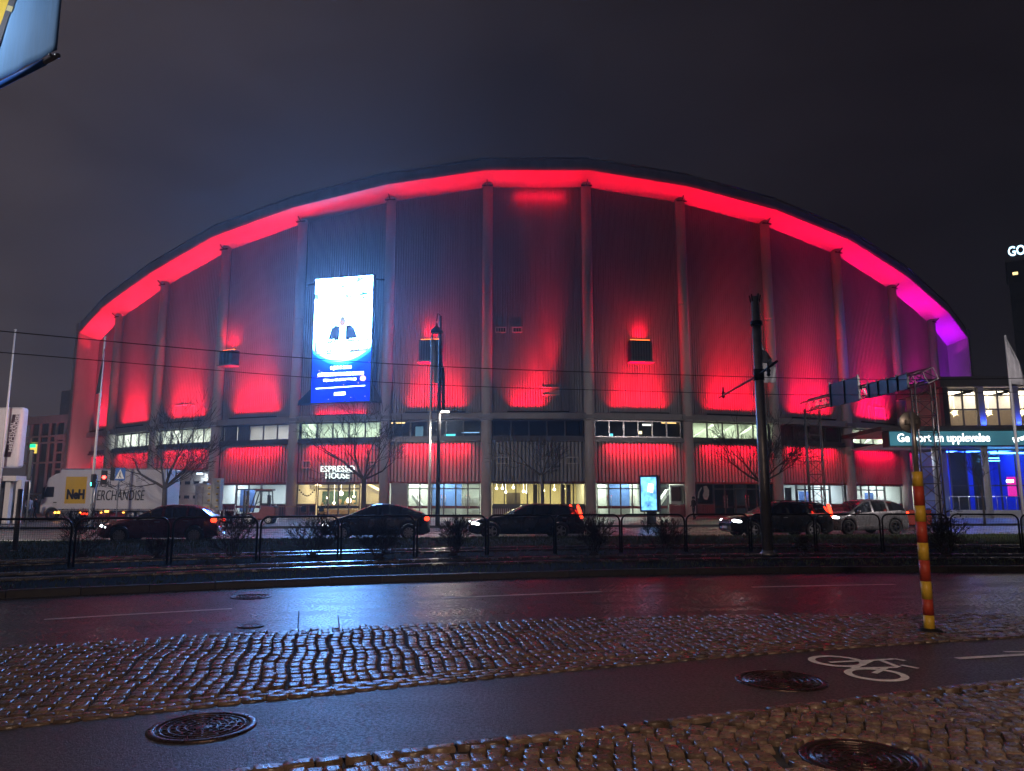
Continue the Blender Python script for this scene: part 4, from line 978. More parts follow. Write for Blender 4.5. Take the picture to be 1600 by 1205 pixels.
mb = MB(); a, b_ = fu(1486, 800, -3.0)[0], uR; FO.box(mb, a, b_, -3.2, -2.95, .15, fu(1500, 797, -3)[1]); fpart(mb, 'ramp_wall', M['conc'])
rl = MB(); zr0, zr1 = fu(1500, 797, -3)[1], fu(1500, 776, -3)[1]
rl.tube([FO.P(a, -3.05, zr1), FO.P(b_, -3.05, zr1)], .035, 6); rail_o = fpart(rl, 'ramp_railing', M['alu'])
for k in range(13):
    u = a + (b_ - a) * k / 12; MB().tube([FO.P(u, -3.05, zr0), FO.P(u, -3.05, zr1)], .03, 6).build('baluster', M['alu'], rail_o)
area('foyer_blue_wash', FO.P(8.5, -5.5, zb0 - .1), Vector((0, 0, -1)) + FO.N * .5, 6, .3, 150, (.05, .12, 1), foyer, x_axis=FO.T)
area('assumed_blue_flood', FO.P(6.5, -3.0, zu1 + 1.1), Vector((-.25, .8, 1)), 5, .3, 260, (.10, .05, 1), foyer, x_axis=FO.T)  # assumed roof flood, unseen, added to tint the end bays blue
mb = MB(); mb.obox(FO.P(4.0, -3.0, zu1 + .9), FO.T * 5, FO.N * .25, Vector((0, 0, .15))); fpart(mb, 'assumed_roof_floodlight', M['dark'])  # housing of the assumed blue flood
# ================================================================== hotel tower, far right
ta_ = at_y(1593, 600, 230); TW = Flat((ta_.x, 230), (ta_.x + 40, 203))
tower = empty('hotel_tower', (ta_.x + 10, 226, 0), 0, 'tall dark tower block with lit rooftop letters rising behind the entrance hall', 'building')
tz = TW.hit(1575, 410, 0)[1]
mb = MB(); TW.box(mb, 0, 40, -30, 0, 0, tz); mb.build('wall', pbr('dark_curtain_wall', (.02, .021, .028), .3, .3, var=.3, scale=.15), tower, world=True)
mb = MB(); TW.box(mb, -.5, 40.5, -30, .5, tz, tz + 1.2); tp = mb.build('parapet', M['frame'], tower, world=True)
text_fit('GOTHIA TOWERS', 24, 3.2, TW.P(12.6, .8, tz + 3.2), TW, 0, emit('tower_sign', (.45, .78, 1), 3), tower, .02)
rnd = random.Random(11); wl = emit('lit_window', (1, .72, .3), 1.6); wl2 = emit('dim_window', (.7, .75, .8), .25)
for r in range(22):
    for c in range(5):
        u = 1.2 + c * 3.2; z = tz - 3.5 - r * 3.4; lit = (r, c) in ((7, 1), (7, 2)) or (r == 0 and rnd.random() < .8)
        if z < 20: continue
        mb = MB(); TW.box(mb, u, u + (2.3 if r else 1.4), 0, .06, z - (2.0 if r else .9), z); mb.build('window', wl if lit else (wl2 if rnd.random() < .1 else M['dglassop']) if 'dglassop' in M else (wl if lit else M['black']), tower, world=True)
# ================================================================== annexe left of the arena
AX = Flat((at_y(36, 700, 92).x, 92), (at_y(112, 700, 88).x, 88))
annex = empty('annexe', AX.P(4, 0, .15), 0, 'dark glazed annexe with a grid of window bars left of the arena fin', 'building')
aw = AX.w; az1 = AX.hit(70, 662, 0)[1]
mb = MB(); AX.box(mb, 0, aw, -8, -.6, .1, az1); mb.build('wall', M['roomdark'], annex, world=True)
mb = MB(); AX.box(mb, -.2, aw, -8, .2, az1, az1 + .9); mb.build('roof', M['conc'], annex, world=True)
mb = MB(); a = AX.hit(81, 640, 0)[0]; AX.box(mb, a, aw + .6, -6, -1, az1 + .9, AX.hit(90, 609, 0)[1]); mb.build('roof_block', M['band'], annex, world=True)
for x in (44, 58, 73, 84, 97):
    u = AX.hit(x, 720, 0)[0]; mb = MB(); AX.box(mb, u - .14, u + .14, -.3, .05, .1, az1); mb.build('window_post', M['conc'], annex, world=True)
for y in (682, 692, 708, 723, 734, 772):
    z = AX.hit(70, y, 0)[1]; mb = MB(); AX.box(mb, .3 if y not in (708, 734) else AX.hit(84, y, 0)[0], aw, -.28, .03, z - .1, z + .1); mb.build('window_bar', M['conc'], annex, world=True)
for i in range(4):
    a = AX.hit((44, 58, 73, 84)[i], 720, 0)[0] + .15; b_ = AX.hit((58, 73, 84, 97)[i], 720, 0)[0] - .15; MB().quad(AX.P(a, -.12, .2), AX.P(b_, -.12, .2), AX.P(b_, -.12, az1), AX.P(a, -.12, az1)).build('pane', M['dglass'], annex, world=True)
u, z = AX.hit(51, 697, .1); mb = MB(); AX.box(mb, u - .45, u + .45, 0, .15, z - .2, z + .2); o = mb.build('exit_sign', emit('exit_green', (.02, 1, .35), 1.2), annex, world=True)
mb = MB(); AX.box(mb, u - .9, u + .9, -.05, -.01, z - .9, z + .45); mb.build('lit_jamb', emit('yellow_stairwell', (1, .75, .12), .7), annex, world=True)
mb = MB(); u, z = AX.hit(93, 683, .4); AX.box(mb, u - .8, u + .9, .06, .5, z - .3, z + .3); mb.build('wall_box', M['conc'], annex, world=True)
# ================================================================== merchandise kiosk, far left
KY = 48.0
def ka(x, y, d=0.0): p = at_y(x, y, KY + d); return p
kx1 = ka(31, 690).x; kb = empty('merchandise_kiosk', (ka(10, 700).x - 1, KY + 1.5, .15), 0, 'pale kiosk with a flat canopy and a dark vertical banner on its upper box', 'kiosk')
zt0, zt1 = ka(20, 731).z, ka(20, 636).z
mb = MB(); mb.obox((kx1 - 9, KY, zt0), (9, 0, 0), (0, .7, 0), (0, 0, zt1 - zt0)); bevel(mb.build('sign_box', M['white'], kb, world=True), .2, 3)
zc0 = ka(20, 752).z; mb = MB(); mb.obox((kx1 - 9.5, KY - .6, zc0), (9.9, 0, 0), (0, 1.4, 0), (0, 0, .32)); mb.build('canopy', M['conc'], kb, world=True)
for x in (16, 33):
    p = ka(x, 780); mb = MB(); mb.box((p.x, KY - .2, (zc0 + .14) / 2 + .07), (.32, .32, zc0 - .14)); mb.build('post', M['conc'], kb, world=True)
mb = MB(); mb.obox((kx1 - 9, KY + .6, .13), (8.2, 0, 0), (0, .5, 0), (0, 0, zc0 - .13)); mb.build('body', M['roomdark'], kb, world=True)
bn = MB(); pp = [ka(7, 714), ka(17, 714), ka(32, 648), ka(21, 648)]
for p in pp: p.y = KY - .05
bn.add([p + Vector((0, -.03, 0)) for p in pp] + pp, [(0, 1, 2, 3), (7, 6, 5, 4), (0, 4, 5, 1), (1, 5, 6, 2), (2, 6, 7, 3), (3, 7, 4, 0)]); bo = bn.build('banner', pbr('maroon_banner', (.05, .018, .025), .6, var=.3), kb, world=True)
d_ = (pp[3] - pp[0]).normalized()
for k, (s_, off) in enumerate((('OFFICIAL', .10), ('MERCHANDISE', .42))):
    c = pp[0] + (pp[2] - pp[0]) * .5 + Vector((-.16 + off * .8, -.06, .15)); text(s_, .36, M['white'], frame(c, d_, Vector((-d_.z, 0, d_.x))), kb, bold=.02, depth=.01)
area('kiosk_pink_spill', (kx1 + 3, KY - 2, 6.5), (-1, .7, -.2), 1.5, .6, 30, (1, .35, .4), kb)

# ================================================================== tram line: fence, mast, wires
FO_OFF = 5.65
fc = lambda x: KF(x) + FO_OFF
protoF = empty('fence_panel', (0, 0, 0), 0, 'black tubular hoop fence panel with wire mesh standing between the tram tracks', 'fence', 'hoop fence panels between the tram tracks')
PWD, PHT = 1.96, 1.10
def hoop(Wd, Ht, r=.2, n=5):
    P = [(-Wd / 2, 0, -.1), (-Wd / 2, 0, Ht - r)]
    for k in range(1, n + 1): a = math.pi - math.pi / 2 * k / n; P.append((-Wd / 2 + r + r * math.cos(a), 0, Ht - r + r * math.sin(a)))
    Q = [(-x, y, z) for x, y, z in P][::-1]; return P + Q
MB().tube(hoop(PWD, PHT), .027, 8).build('hoop', M['black'], protoF)
MB().tube([(-PWD / 2, 0, .12), (PWD / 2, 0, .12)], .014, 6).build('lower_rail', M['black'], protoF)
mb = MB(); nx = 44
for i in range(1, nx):
    x = -PWD / 2 + PWD * i / nx; zt__ = PHT - .03 if abs(x) < PWD / 2 - .2 else PHT - .2 + math.sqrt(max(0, .04 - (abs(x) - PWD / 2 + .2) ** 2)); mb.bar((x, 0, .12), (x, 0, zt__), .0035, .0035)
for k in range(20): z = .14 + k * .047; mb.bar((-PWD / 2, .004, z), (PWD / 2, .004, z), .0035, .0035)
o = mb.build('wire_mesh', M['black'], protoF); o['kind'] = 'stuff'
def place_arc(x0, step, n, sg):
    r = []; x = x0
    for i in range(n):
        x2 = x + sg * step / math.sqrt(1 + KF.slope(x) ** 2); r.append(((x + x2) / 2, (fc(x) + fc(x2)) / 2, math.atan2(fc(x2) - fc(x), x2 - x) if sg > 0 else math.atan2(fc(x) - fc(x2), x - x2))); x = x2
    return r
first = True
for x, y, a in place_arc(-.70, 2.03, 9, 1) + place_arc(-.70, 2.03, 9, -1):
    o = protoF if first else copy_tree(protoF); first = False
    o.location = (x, y, .1); o.rotation_euler = (0, random.uniform(-.008, .008), a)
mp_ = ground(1200, 868, .1); my = mp_.y; mtop = at_y(1179, 464, my).z
mast = empty('tram_mast', (mp_.x, my, .1), 0, 'tall grey tram catenary mast with cross arm standing in the fence line', 'mast')
mast.rotation_euler = (0, 0, 0)
MB().tube([(0, 0, -.05), (0, 0, 2.5), (0, 0, mtop - .1)], [.155, .148, .105], 14).build('pole', M['galv'], mast)
MB().lathe([(.23, 0), (.23, .05), (.19, .09), (.16, .14)], 14).build('base_collar', M['galv'], mast)
zarm = at_y(1186, 586, my).z - .1
mb = MB(); mb.lathe([(.0, 0), (.16, .0), (.16, .32), (0, .32)], 10, Matrix.Translation((0, 0, zarm - .16))); mb.build('clamp', M['dark'], mast)
wy1, wy2 = KF(mp_.x) + 3.1 - my, KF(mp_.x) + 7.6 - my
mb = MB(); mb.tube([(0, wy1 - .7, zarm + .12), (0, 0, zarm), (0, wy2 + .5, zarm - .08)], .035, 8); mb.build('cross_arm', M['dark'], mast)
for wy in (wy1, wy2): MB().lathe([(.02, -.16), (.06, -.12), (.04, -.06), (.07, 0), (.03, .1), (.03, .22)], 8, Matrix.Translation((0, wy, zarm - .02))).build('insulator', M['dark'], mast)
MB().lathe([(.17, 0), (.17, .12), (.11, .13)], 10, Matrix.Translation((0, 0, at_y(1182, 506, my).z - .15))).build('clamp', M['dark'], mast)
mb = MB(); zt2 = mtop - .1
for a in range(5): mb.tube([(.13 * math.cos(a * 1.257), .13 * math.sin(a * 1.257), zt2 - .15), (.16 * math.cos(a * 1.257), .16 * math.sin(a * 1.257), zt2 + .06)], .02, 5)
mb.build('mast_head', M['dark'], mast)
for off, yy, lab in ((3.1, 577.5, 'thin black contact wire above the tram track beside the road'), (7.6, 606.0, 'thin black contact wire above the tram track beside the verge')):
    z = at_y(760, yy, KF(0) + off).z; mb = MB(); mb.tube([(x, KF(x) + off, z + .03 * math.sin(x * .4)) for x in [-24 + 1.5 * i for i in range(35)]], .011, 5)
    tag(mb.build('contact_wire', M['black']), lab, 'wire')

# ================================================================== poles, lamps, flags, signals
def cloth(name, left, right, Y, mat_, parent, wave=.08, n=7, m=10):
    mb = MB()
    def lerp(ps, t):
        k = t * (len(ps) - 1); i = min(int(k), len(ps) - 2); f = k - i; return (ps[i][0] + (ps[i + 1][0] - ps[i][0]) * f, ps[i][1] + (ps[i + 1][1] - ps[i][1]) * f)
    for i in range(m + 1):
        a, b = lerp(left, i / m), lerp(right, i / m)
        for j in range(n + 1):
            q = j / n; p = at_y(a[0] + (b[0] - a[0]) * q, a[1] + (b[1] - a[1]) * q, Y + wave * math.sin(q * 9 + i * .5) * q); mb.v.append(tuple(p))
    for i in range(m):
        for j in range(n): A = i * (n + 1) + j; mb.f.append([A, A + n + 1, A + n + 2, A + 1]); mb.m.append(0); mb.sm.append(True)
    o = mb.build(name, mat_, parent, world=True); s_ = o.modifiers.new('s', 'SOLIDIFY'); s_.thickness = .012; return o
def pole_at(name, x, y, Y, ybase, r0, r1, lab, cat, mat_=None, group=None, zb=.13):
    top = at_y(x, y, Y); e = empty(name, (top.x, Y, zb), 0, lab, cat, group)
    MB().tube([(0, 0, 0), (0, 0, top.z - zb)], [r0, r1], 10).build('pole', mat_ or M['galv'], e); return e, top
fp, tp_ = pole_at('flagpole', 24, 517, 47, 0, .09, .05, 'white flagpole without a flag standing in front of the kiosk', 'flagpole', M['white']); MB().lathe([(0, 0), (.08, .03), (.08, .08), (0, .12)], 10, Matrix.Translation((0, 0, tp_.z - .13))).build('finial', M['white'], fp)
fp, tp_ = pole_at('flagpole', 164, 528, 49, 0, .10, .05, 'white flagpole carrying a limp dark flag near the traffic signals', 'flagpole', M['white']); MB().lathe([(0, 0), (.08, .03), (.08, .08), (0, .12)], 10, Matrix.Translation((0, 0, tp_.z - .13))).build('finial', M['white'], fp)
cloth('flag', [(162.5, 545), (160, 575), (156, 614)], [(163.5, 546), (158, 570), (150, 616)], 48.95, M['flagd'], fp, .05)
fp, tp_ = pole_at('flagpole', 675, 522, 47.5, 0, .10, .05, 'pale flagpole with a hanging white flag beside the tall street lamp', 'flagpole', M['white'])
cloth('flag', [(676, 530), (676, 560), (677, 598)], [(679, 530), (690, 560), (694, 600)], 47.45, M['flagw'], fp, .25)
fp, tp_ = pole_at('flagpole', 1185.5, 528, 47, 0, .09, .05, 'flagpole with a patterned white flag directly behind the tram mast', 'flagpole', M['white'])
cloth('flag', [(1186.5, 532), (1188, 565), (1190, 598)], [(1187.5, 533), (1212, 575), (1212, 598)], 46.95, M['flagw'], fp, .2)
cloth('flag_print', [(1190, 546), (1191, 558), (1191, 566)], [(1198, 550), (1206, 561), (1204, 567)], 46.7, M['flagd'], fp, .1)
fp, tp_ = pole_at('flagpole', 1570.5, 524, 46, 0, .10, .06, 'white flagpole with a broad white flag in front of the entrance hall', 'flagpole', M['white'])
cloth('flag', [(1571.5, 530), (1574, 565), (1579, 600)], [(1573, 530), (1592, 565), (1604, 602)], 45.95, M['flagw'], fp, .25)
# street lamp
sl, tp_ = pole_at('street_lamp', 688.5, 494, 46.0, 0, .14, .085, 'tall dark street lamp with a hanging bell lantern and a small lit luminaire', 'street lamp', M['dark'])
h_ = tp_.z - .13
MB().tube([(0, 0, h_ - .3), (-.05, 0, h_ + .1), (-.18, -.05, h_ + .15), (-.24, -.05, h_ - .35)], .035, 6).build('arm', M['dark'], sl)
MB().lathe([(.04, .5), (.07, .3), (.12, .25), (.36, .02), (.40, -.1), (.40, -.14), (0, -.12)][::-1], 14, Matrix.Translation((-.24, -.05, h_ - .95))).build('lantern', M['dark'], sl)
lz = at_y(697, 645, 46).z - .13
MB().tube([(0, 0, lz + .25), (.3, -.2, lz + .15)], .03, 6).build('arm', M['dark'], sl)
mb = MB(); mb.box((.38, -.25, lz + .1), (.55, .3, .1)); mb.build('luminaire_housing', M['galv'], sl)
mb = MB(); mb.box((.38, -.25, lz + .03), (.46, .22, .05)); mb.build('luminaire', emit('led_street', (1, .92, .7), 30), sl)
spot('luminaire_light', (tp_.x + .38, 45.75, lz + .08), (0, .0, -1), 900, (1, .9, .76), 168, .35, .15, sl)
cloth('banner', [(689.5, 575), (690, 640)], [(694, 574), (695, 642)], 45.85, M['flagd'], sl, .04)
o = MB(); p0 = at_y(697, 565, 45.6)
# short leaning post at the left
gp_ = ground(22.5, 865, .1); e = empty('steel_post', (gp_.x, gp_.y, .1), 0, 'bare galvanised post standing by the fence in front of the kiosk', 'post')
MB().tube([(0, 0, -.1), (0, 0, at_y(31, 764, gp_.y).z - .1)], .07, 10).build('tube', M['galv'], e); MB().lathe([(.14, 0), (.14, .06), (.09, .1)], 10).build('base', M['galv'], e)
# traffic signals
def signal(x, y0, y1, Y, face, lit, colr, lab, polebase=None, name='traffic_signal', offx=0.0):
    p0, p1 = at_y(x, y0, Y), at_y(x, y1, Y); h_ = p0.z - p1.z; e = empty(name, (p0.x, Y, .13), 0, lab, 'traffic light')
    z1 = p1.z - .13; c = Vector((0, 0, z1)); fx = Vector((math.sin(face), -math.cos(face), 0)); sx_ = Vector((fx.y, -fx.x, 0))
    mb = MB(); mb.obox(c - sx_ * .17 - fx * .1, sx_ * .34, fx * .22, Vector((0, 0, h_))); bevel(mb.build('housing', M['black'], e), .03)
    n = max(2, round(h_ / .33))
    for k in range(n):
        lc = c + fx * .125 + Vector((0, 0, h_ * (k + .5) / n)); Mx = frame(lc, sx_, (0, 0, 1))
        on = k == lit
        MB().lathe([(0, .012), (.105, .0)], 14, Mx).build('lens', emit('signal_on', colr, 9) if on else M['dark'], e)
        vz = MB(); q = 14
        for j in range(q + 1):
            a = math.pi * (-.15 + 1.3 * j / q); ll = .2 + .06 * math.sin(a)
            for d_ in (0, ll): vz.v.append(tuple(Mx @ Vector((.125 * math.cos(a), .125 * math.sin(a), d_))))
            if j: A = 2 * j - 2; vz.f.append([A, A + 1, A + 3, A + 2]); vz.m.append(0); vz.sm.append(True)
        vz.build('visor', M['black'], e)
    px_ = offx
    MB().tube([(px_, .12, 0), (px_, .12, z1 + h_ * .7)], .05, 8).build('pole', M['galv'], e)
    if abs(px_) > .01: MB().bar((0, .1, z1 + h_ * .2), (px_, .12, z1 + h_ * .2), .05, .05).build('bracket', M['dark'], e)
    return e
signal(50, 703, 750, 44, -1.1, 1, (.35, .85, 1), 'traffic signal showing a cold bluish lamp beside the kiosk canopy')
signal(147, 741, 762, 45, -.9, 0, (.05, 1, .62), 'pedestrian signal showing green on the crossing island', offx=.05)
signal(163.5, 735, 757, 45.2, .5, 1, (1, .04, .03), 'pedestrian signal showing red on the crossing island', offx=-.5)
cs = at_y(186, 741, 47); e = empty('crossing_sign', (cs.x, 47, .13), 0, 'square blue pedestrian crossing sign on a thin post before the lorry', 'sign')
MB().tube([(0, .06, 0), (0, .06, cs.z + .2)], .035, 8).build('post', M['galv'], e)
mb = MB(); mb.box((.08, 0, cs.z - .13), (.62, .05, .78)); bevel(mb.build('plate', pbr('sign_blue', (.04, .13, .42), .4, var=.08), e), .02)
mb = MB(); q = cs.z - .13; mb.add([(-.2, -.03, q - .28), (.36, -.03, q - .28), (.08, -.03, q + .33)], [(0, 1, 2)]); mb.build('white_triangle', M['white'], e)
mb = MB(); mb.tube([(.08, -.034, q + .15), (.08, -.034, q + .12)], .035, 8); mb.bar((.08, -.036, q + .1), (.07, -.036, q - .07), .06, .01, (0, 1, 0)); mb.bar((.07, -.036, q - .07), (.0, -.036, q - .24), .04, .01, (0, 1, 0)); mb.bar((.08, -.038, q - .07), (.17, -.038, q - .24), .04, .01, (0, 1, 0)); mb.build('walking_figure', M['black'], e)
mb = MB(); mb.box((-.4, .0, cs.z - .13), (.22, .12, .8)); mb.build('side_plate', M['black'], e)
# yellow and red striped pole with a round sign seen from behind
bp = ground(1453, 988); e = empty('striped_sign_pole', (bp.x, bp.y, 0), 0, 'yellow and red striped pole with a round sign seen from behind, on the cobbles', 'sign')
top = at_y(1424, 644, bp.y).z
edges = [988, 961, 936, 908, 875, 848, 815, 790, 760, 737]; zs = [max(0, at_y(1453 - (988 - y) * .0872, y, bp.y).z) for y in edges]; zs[0] = 0
for i in range(len(zs) - 1): MB().tube([(0, 0, zs[i] + .001), (0, 0, zs[i + 1] - .001)], .062, 14).build('yellow_sleeve' if i % 2 == 0 else 'red_sleeve', M['yellow'] if i % 2 == 0 else M['redp'], e)
MB().tube([(0, 0, zs[-1]), (0, 0, top)], .03, 10).build('steel_pole', M['galv'], e)
MB().tube([(0, 0, 0), (0, 0, zs[-1] - .01)], .055, 10).build('inner_tube', M['galv'], e)
sc_ = at_y(1423.5, 659, bp.y).z; mb = MB(); mb.lathe([(0, 0), (.138, 0), (.142, .008), (.138, .016), (0, .016)], 32, frame((0, .06, sc_), (1, 0, 0), (0, 0, 1)) @ Matrix.Translation((0, 0, -.02))); mb.build('round_plate', M['galv'], e)
mb = MB(); mb.box((0, .033, sc_), (.16, .02, .05)); mb.build('clamp', M['galv'], e)
MB().lathe([(.15, -.02), (.15, .025), (.09, .05)], 14).build('base', M['dark'], e)
# gantry with sign boards seen from behind
g1, g2 = at_y(1440, 590, 33.8), at_y(1268, 633, 43.4); G1, G2 = Vector((g1.x, 33.8, 0)), Vector((g2.x, 43.4, 0)); gz = g1.z
gan = empty('sign_gantry', G1 + Vector((0, 0, .13)), 0, 'steel lattice gantry over the far road carrying two dark sign boards seen from behind', 'gantry')
def lattice(a, b, wd, name, n, r=.028):
    a, b = Vector(a), Vector(b); t = (b - a).normalized(); s1 = t.cross(Vector((.3, 1, .2))).normalized(); s2 = t.cross(s1); mb = MB()
    C = [(s1 * i + s2 * j) * wd / 2 for i, j in ((1, 1), (1, -1), (-1, -1), (-1, 1))]
    for c in C: mb.tube([a + c, b + c], r * 1.3, 5)
    for k in range(n):
        p, q = a + (b - a) * k / n, a + (b - a) * (k + 1) / n
        for i in range(4): mb.bar(p + C[i], q + C[(i + 1) % 4], r, r); mb.bar(p + C[i], p + C[(i + 1) % 4], r, r)
    return mb.build(name, M['frame'], gan, world=True)
gx = (G2 - G1).normalized()
lattice(G1 + Vector((0, 0, .1)), G1 + Vector((0, 0, gz - .3)), .8, 'lattice_mast', 9); lattice(G2 + Vector((0, 0, .1)), G2 + Vector((0, 0, gz - .3)), .8, 'lattice_mast', 9)
lattice(G1 - gx * .6 + Vector((0, 0, gz)), G2 + gx * .6 + Vector((0, 0, gz)), .55, 'lattice_beam', 14)
for (c4, nb) in ((((1298, 600), (1343, 589), (1345, 626), (1300, 636)), 2), (((1358, 601), (1420, 584), (1421, 606), (1359, 624)), 4)):
    n = Vector((gx.y, -gx.x, 0)); n = -n if n.x > 0 else n
    pl_ = G1 + n * .5; tl, tr, br_, bl = [hit_plane(x, y, pl_, n) for x, y in c4]
    za_, zb_ = (tl.z + tr.z) / 2, (bl.z + br_.z) / 2; a = (tl + bl) / 2; b_ = (tr + br_) / 2; a.z = b_.z = zb_; t = b_ - a
    mb = MB(); mb.obox(a, t, n * .07, Vector((0, 0, za_ - zb_))); bd_ = mb.build('sign_board', M['black'], gan, world=True)
    for k in range(nb + 1):
        p = a + t * (k / nb) * .98 + n * .07; mb = MB(); mb.obox(p, t.normalized() * .09, n * .06, Vector((0, 0, za_ - zb_ + .08))); mb.build('stiffener', M['black'], bd_)
# advertising pillar
ap = at_y(1016, 780, 48.5); e = empty('advertising_pillar', (ap.x, 48.5, .14), R_(-28), 'slim lit advertising pillar with a blue poster standing before the arena doors', 'advert pillar')
az0, az1_ = at_y(1016, 800, 48.5).z - .14, at_y(1016, 743, 48.5).z - .14
mb = MB(); mb.box((0, 0, (az0 + az1_) / 2), (1.25, .55, az1_ - az0)); bevel(mb.build('case', M['black'], e), .05)
mb = MB(); mb.box((.05, 0, az0 / 2), (.5, .35, az0)); mb.build('foot', M['dark'], e)
M['poster'] = emit('backlit_poster', (.12, .38, .9), 1.5, var=.9, scale=2.2)
MB().quad((-.5, -.283, az0 + .12), (.5, -.283, az0 + .12), (.5, -.283, az1_ - .12), (-.5, -.283, az1_ - .12)).build('poster', M['poster'], e)
MB().quad((-.1, -.29, az0 + 1.3), (.28, -.29, az0 + 1.2), (.34, -.29, az0 + 1.75), (.0, -.29, az0 + 1.8)).build('poster_highlight', emit('poster_white', (.8, .92, 1), 2.2), e)
# near banner at the upper left: hangs from a lamp post outside the frame
bd = Vector((-.865, .5, 0)); bc = at_y(88.5, 86, 8.0); bpst = bc + bd * 1.65
ban = empty('banner_pole', (bpst.x, bpst.y, 0), 0, 'street banner in light blue, yellow and grey hanging from an arm on a post', 'banner')
MB().tube([(0, 0, 0), (0, 0, bc.z + 3.2)], [.075, .055], 12).build('post', M['galv'], ban)
bn = MB(); lc = [Vector((0, 0, 0)), bd * 1.5]
pts = [bc + Vector((0, 0, .07)), bc + bd * 1.5 + Vector((0, 0, .07)), bc + bd * 1.5 + Vector((0, 0, 2.6)), bc + Vector((0, 0, 2.6))]
nb = Vector((bd.y, -bd.x, 0)); nb = nb if nb.y < 0 else -nb
grid = MB(); nx_, nz_ = 16, 24
for i in range(nx_ + 1):
    for j in range(nz_ + 1):
        p = bc + bd * 1.5 * i / nx_ + Vector((0, 0, .06 + 2.5 * j / nz_)); p += nb * .008 * math.sin(i * 1.1 + j * .12); grid.v.append(tuple(p))
for i in range(nx_):
    for j in range(nz_): A = i * (nz_ + 1) + j; grid.f.append([A, A + nz_ + 1, A + nz_ + 2, A + 1]); grid.m.append(0); grid.sm.append(True)
bo = grid.build('cloth', pbr('pale_blue_banner', (.20, .42, .80), .75, var=.07, scale=3, stretch=(8, 8, .6)), ban, world=True); s_ = bo.modifiers.new('s', 'SOLIDIFY'); s_.thickness = .006
def bpoly(pxs, mat_, name, d):
    mb = MB(); mb.add([hit_plane(x, y, bc + nb * d, nb) for x, y in pxs], [tuple(range(len(pxs)))]); o = mb.build(name, mat_, ban, world=True)
    for p in o.data.polygons:
        if p.normal.dot(nb) < 0: p.flip()
    return o
bpoly([(-40, -140), (62, -140), (14, 0), (2, 35), (-40, 130)], pbr('banner_yellow', (.75, .50, .06), .7, var=.06), 'yellow_print', .018)
bpoly([(14, 0), (60, -140), (72, -140), (25, 0), (13, 28), (2, 62), (-30, 150), (-40, 130), (2, 35)], pbr('banner_grey', (.10, .10, .13), .7), 'grey_print', .022)
bpoly([(12, 8), (21, 10.5), (18, 19), (9.5, 16)], pbr('banner_pale', (.6, .52, .28), .7), 'pale_print', .026)
q0 = bc + Vector((0, 0, -.015)); mb = MB(); mb.tube([q0 + bd * 1.6, q0 + bd * .0], .028, 10); mb.build('arm', M['galv'], ban, world=True)
mb = MB(); mb.tube([q0 + bd * 1.5 + nb * .003, q0 + bd * .24 + nb * .003], .036, 10); mb.build('hem', pbr('blue_hem', (.04, .22, .9), .6, var=.08), ban, world=True)
q1 = bc + Vector((0, 0, 2.62)); mb = MB(); mb.tube([q1 + bd * 1.6, q1], .028, 10); mb.build('arm', M['galv'], ban, world=True)
MB().lathe([(0, -.035), (.028, -.02), (.035, 0), (.028, .02), (0, .035)], 12, Matrix.Translation(q0 - bd * .02)).build('end_ball', M['galv'], ban, world=True); MB().lathe([(0, -.02), (.017, -.01), (.02, 0), (.017, .01), (0, .02)], 10, Matrix.Translation(q0 + bd * .035 + nb * .05)).build('end_ball', M['galv'], ban, world=True)
# ================================================================== vehicles
def lerpf(pts, x):
    if x <= pts[0][0]: return pts[0][1]
    for (a, b), (c, d) in zip(pts[:-1], pts[1:]):
        if x <= c: return b + (d - b) * (x - a) / (c - a)
    return pts[-1][1]
def smooth(pts, x, r=.07): return (lerpf(pts, x - r) + 2 * lerpf(pts, x) + lerpf(pts, x + r)) / 4
def make_wheel(parent, x, y, r, side, spokes, rim_mat):
    wl = empty('wheel', (x, y, r)); wl.parent = parent
    Mx = Matrix.Rotation(math.pi / 2, 4, 'X') if side < 0 else Matrix.Rotation(-math.pi / 2, 4, 'X')
    MB().lathe([(r * .66, -.10), (r * .95, -.10), (r, -.07), (r, .07), (r * .95, .10), (r * .68, .10), (r * .66, .085)], 28, Mx, caps=False).build('tyre', M['rubber'], wl)
    mb = MB(); mb.lathe([(r * .66, .085), (r * .62, .08), (r * .60, .03), (r * .3, .0), (0, .0)], 28, Mx, caps=False); mb.build('rim_well', M['dark'], wl)
    mb = MB(); mb.lathe([(0, .095), (r * .14, .09), (r * .17, .06)][::-1], 12, Mx); mb.lathe([(r * .60, .088), (r * .665, .092), (r * .67, .07)], 28, Mx, caps=False)
    for k in range(spokes):
        a = 2 * math.pi * k / spokes; d = Vector((math.cos(a), math.sin(a), 0)); t = Vector((-d.y, d.x, 0)); P = []
        for q, wd, z in ((.12, .05, .085), (.63, .032, .085), (.63, .032, .06), (.12, .05, .05)): P += [Mx @ (d * r * q + t * wd * .9 * (r / .32) + Vector((0, 0, z))), Mx @ (d * r * q - t * wd * .9 * (r / .32) + Vector((0, 0, z)))]
        mb.add(P, [(0, 1, 3, 2), (2, 3, 5, 4), (4, 5, 7, 6), (6, 7, 1, 0), (0, 2, 4, 6), (1, 7, 5, 3)])
    mb.build('rim', rim_mat, wl)
    return wl
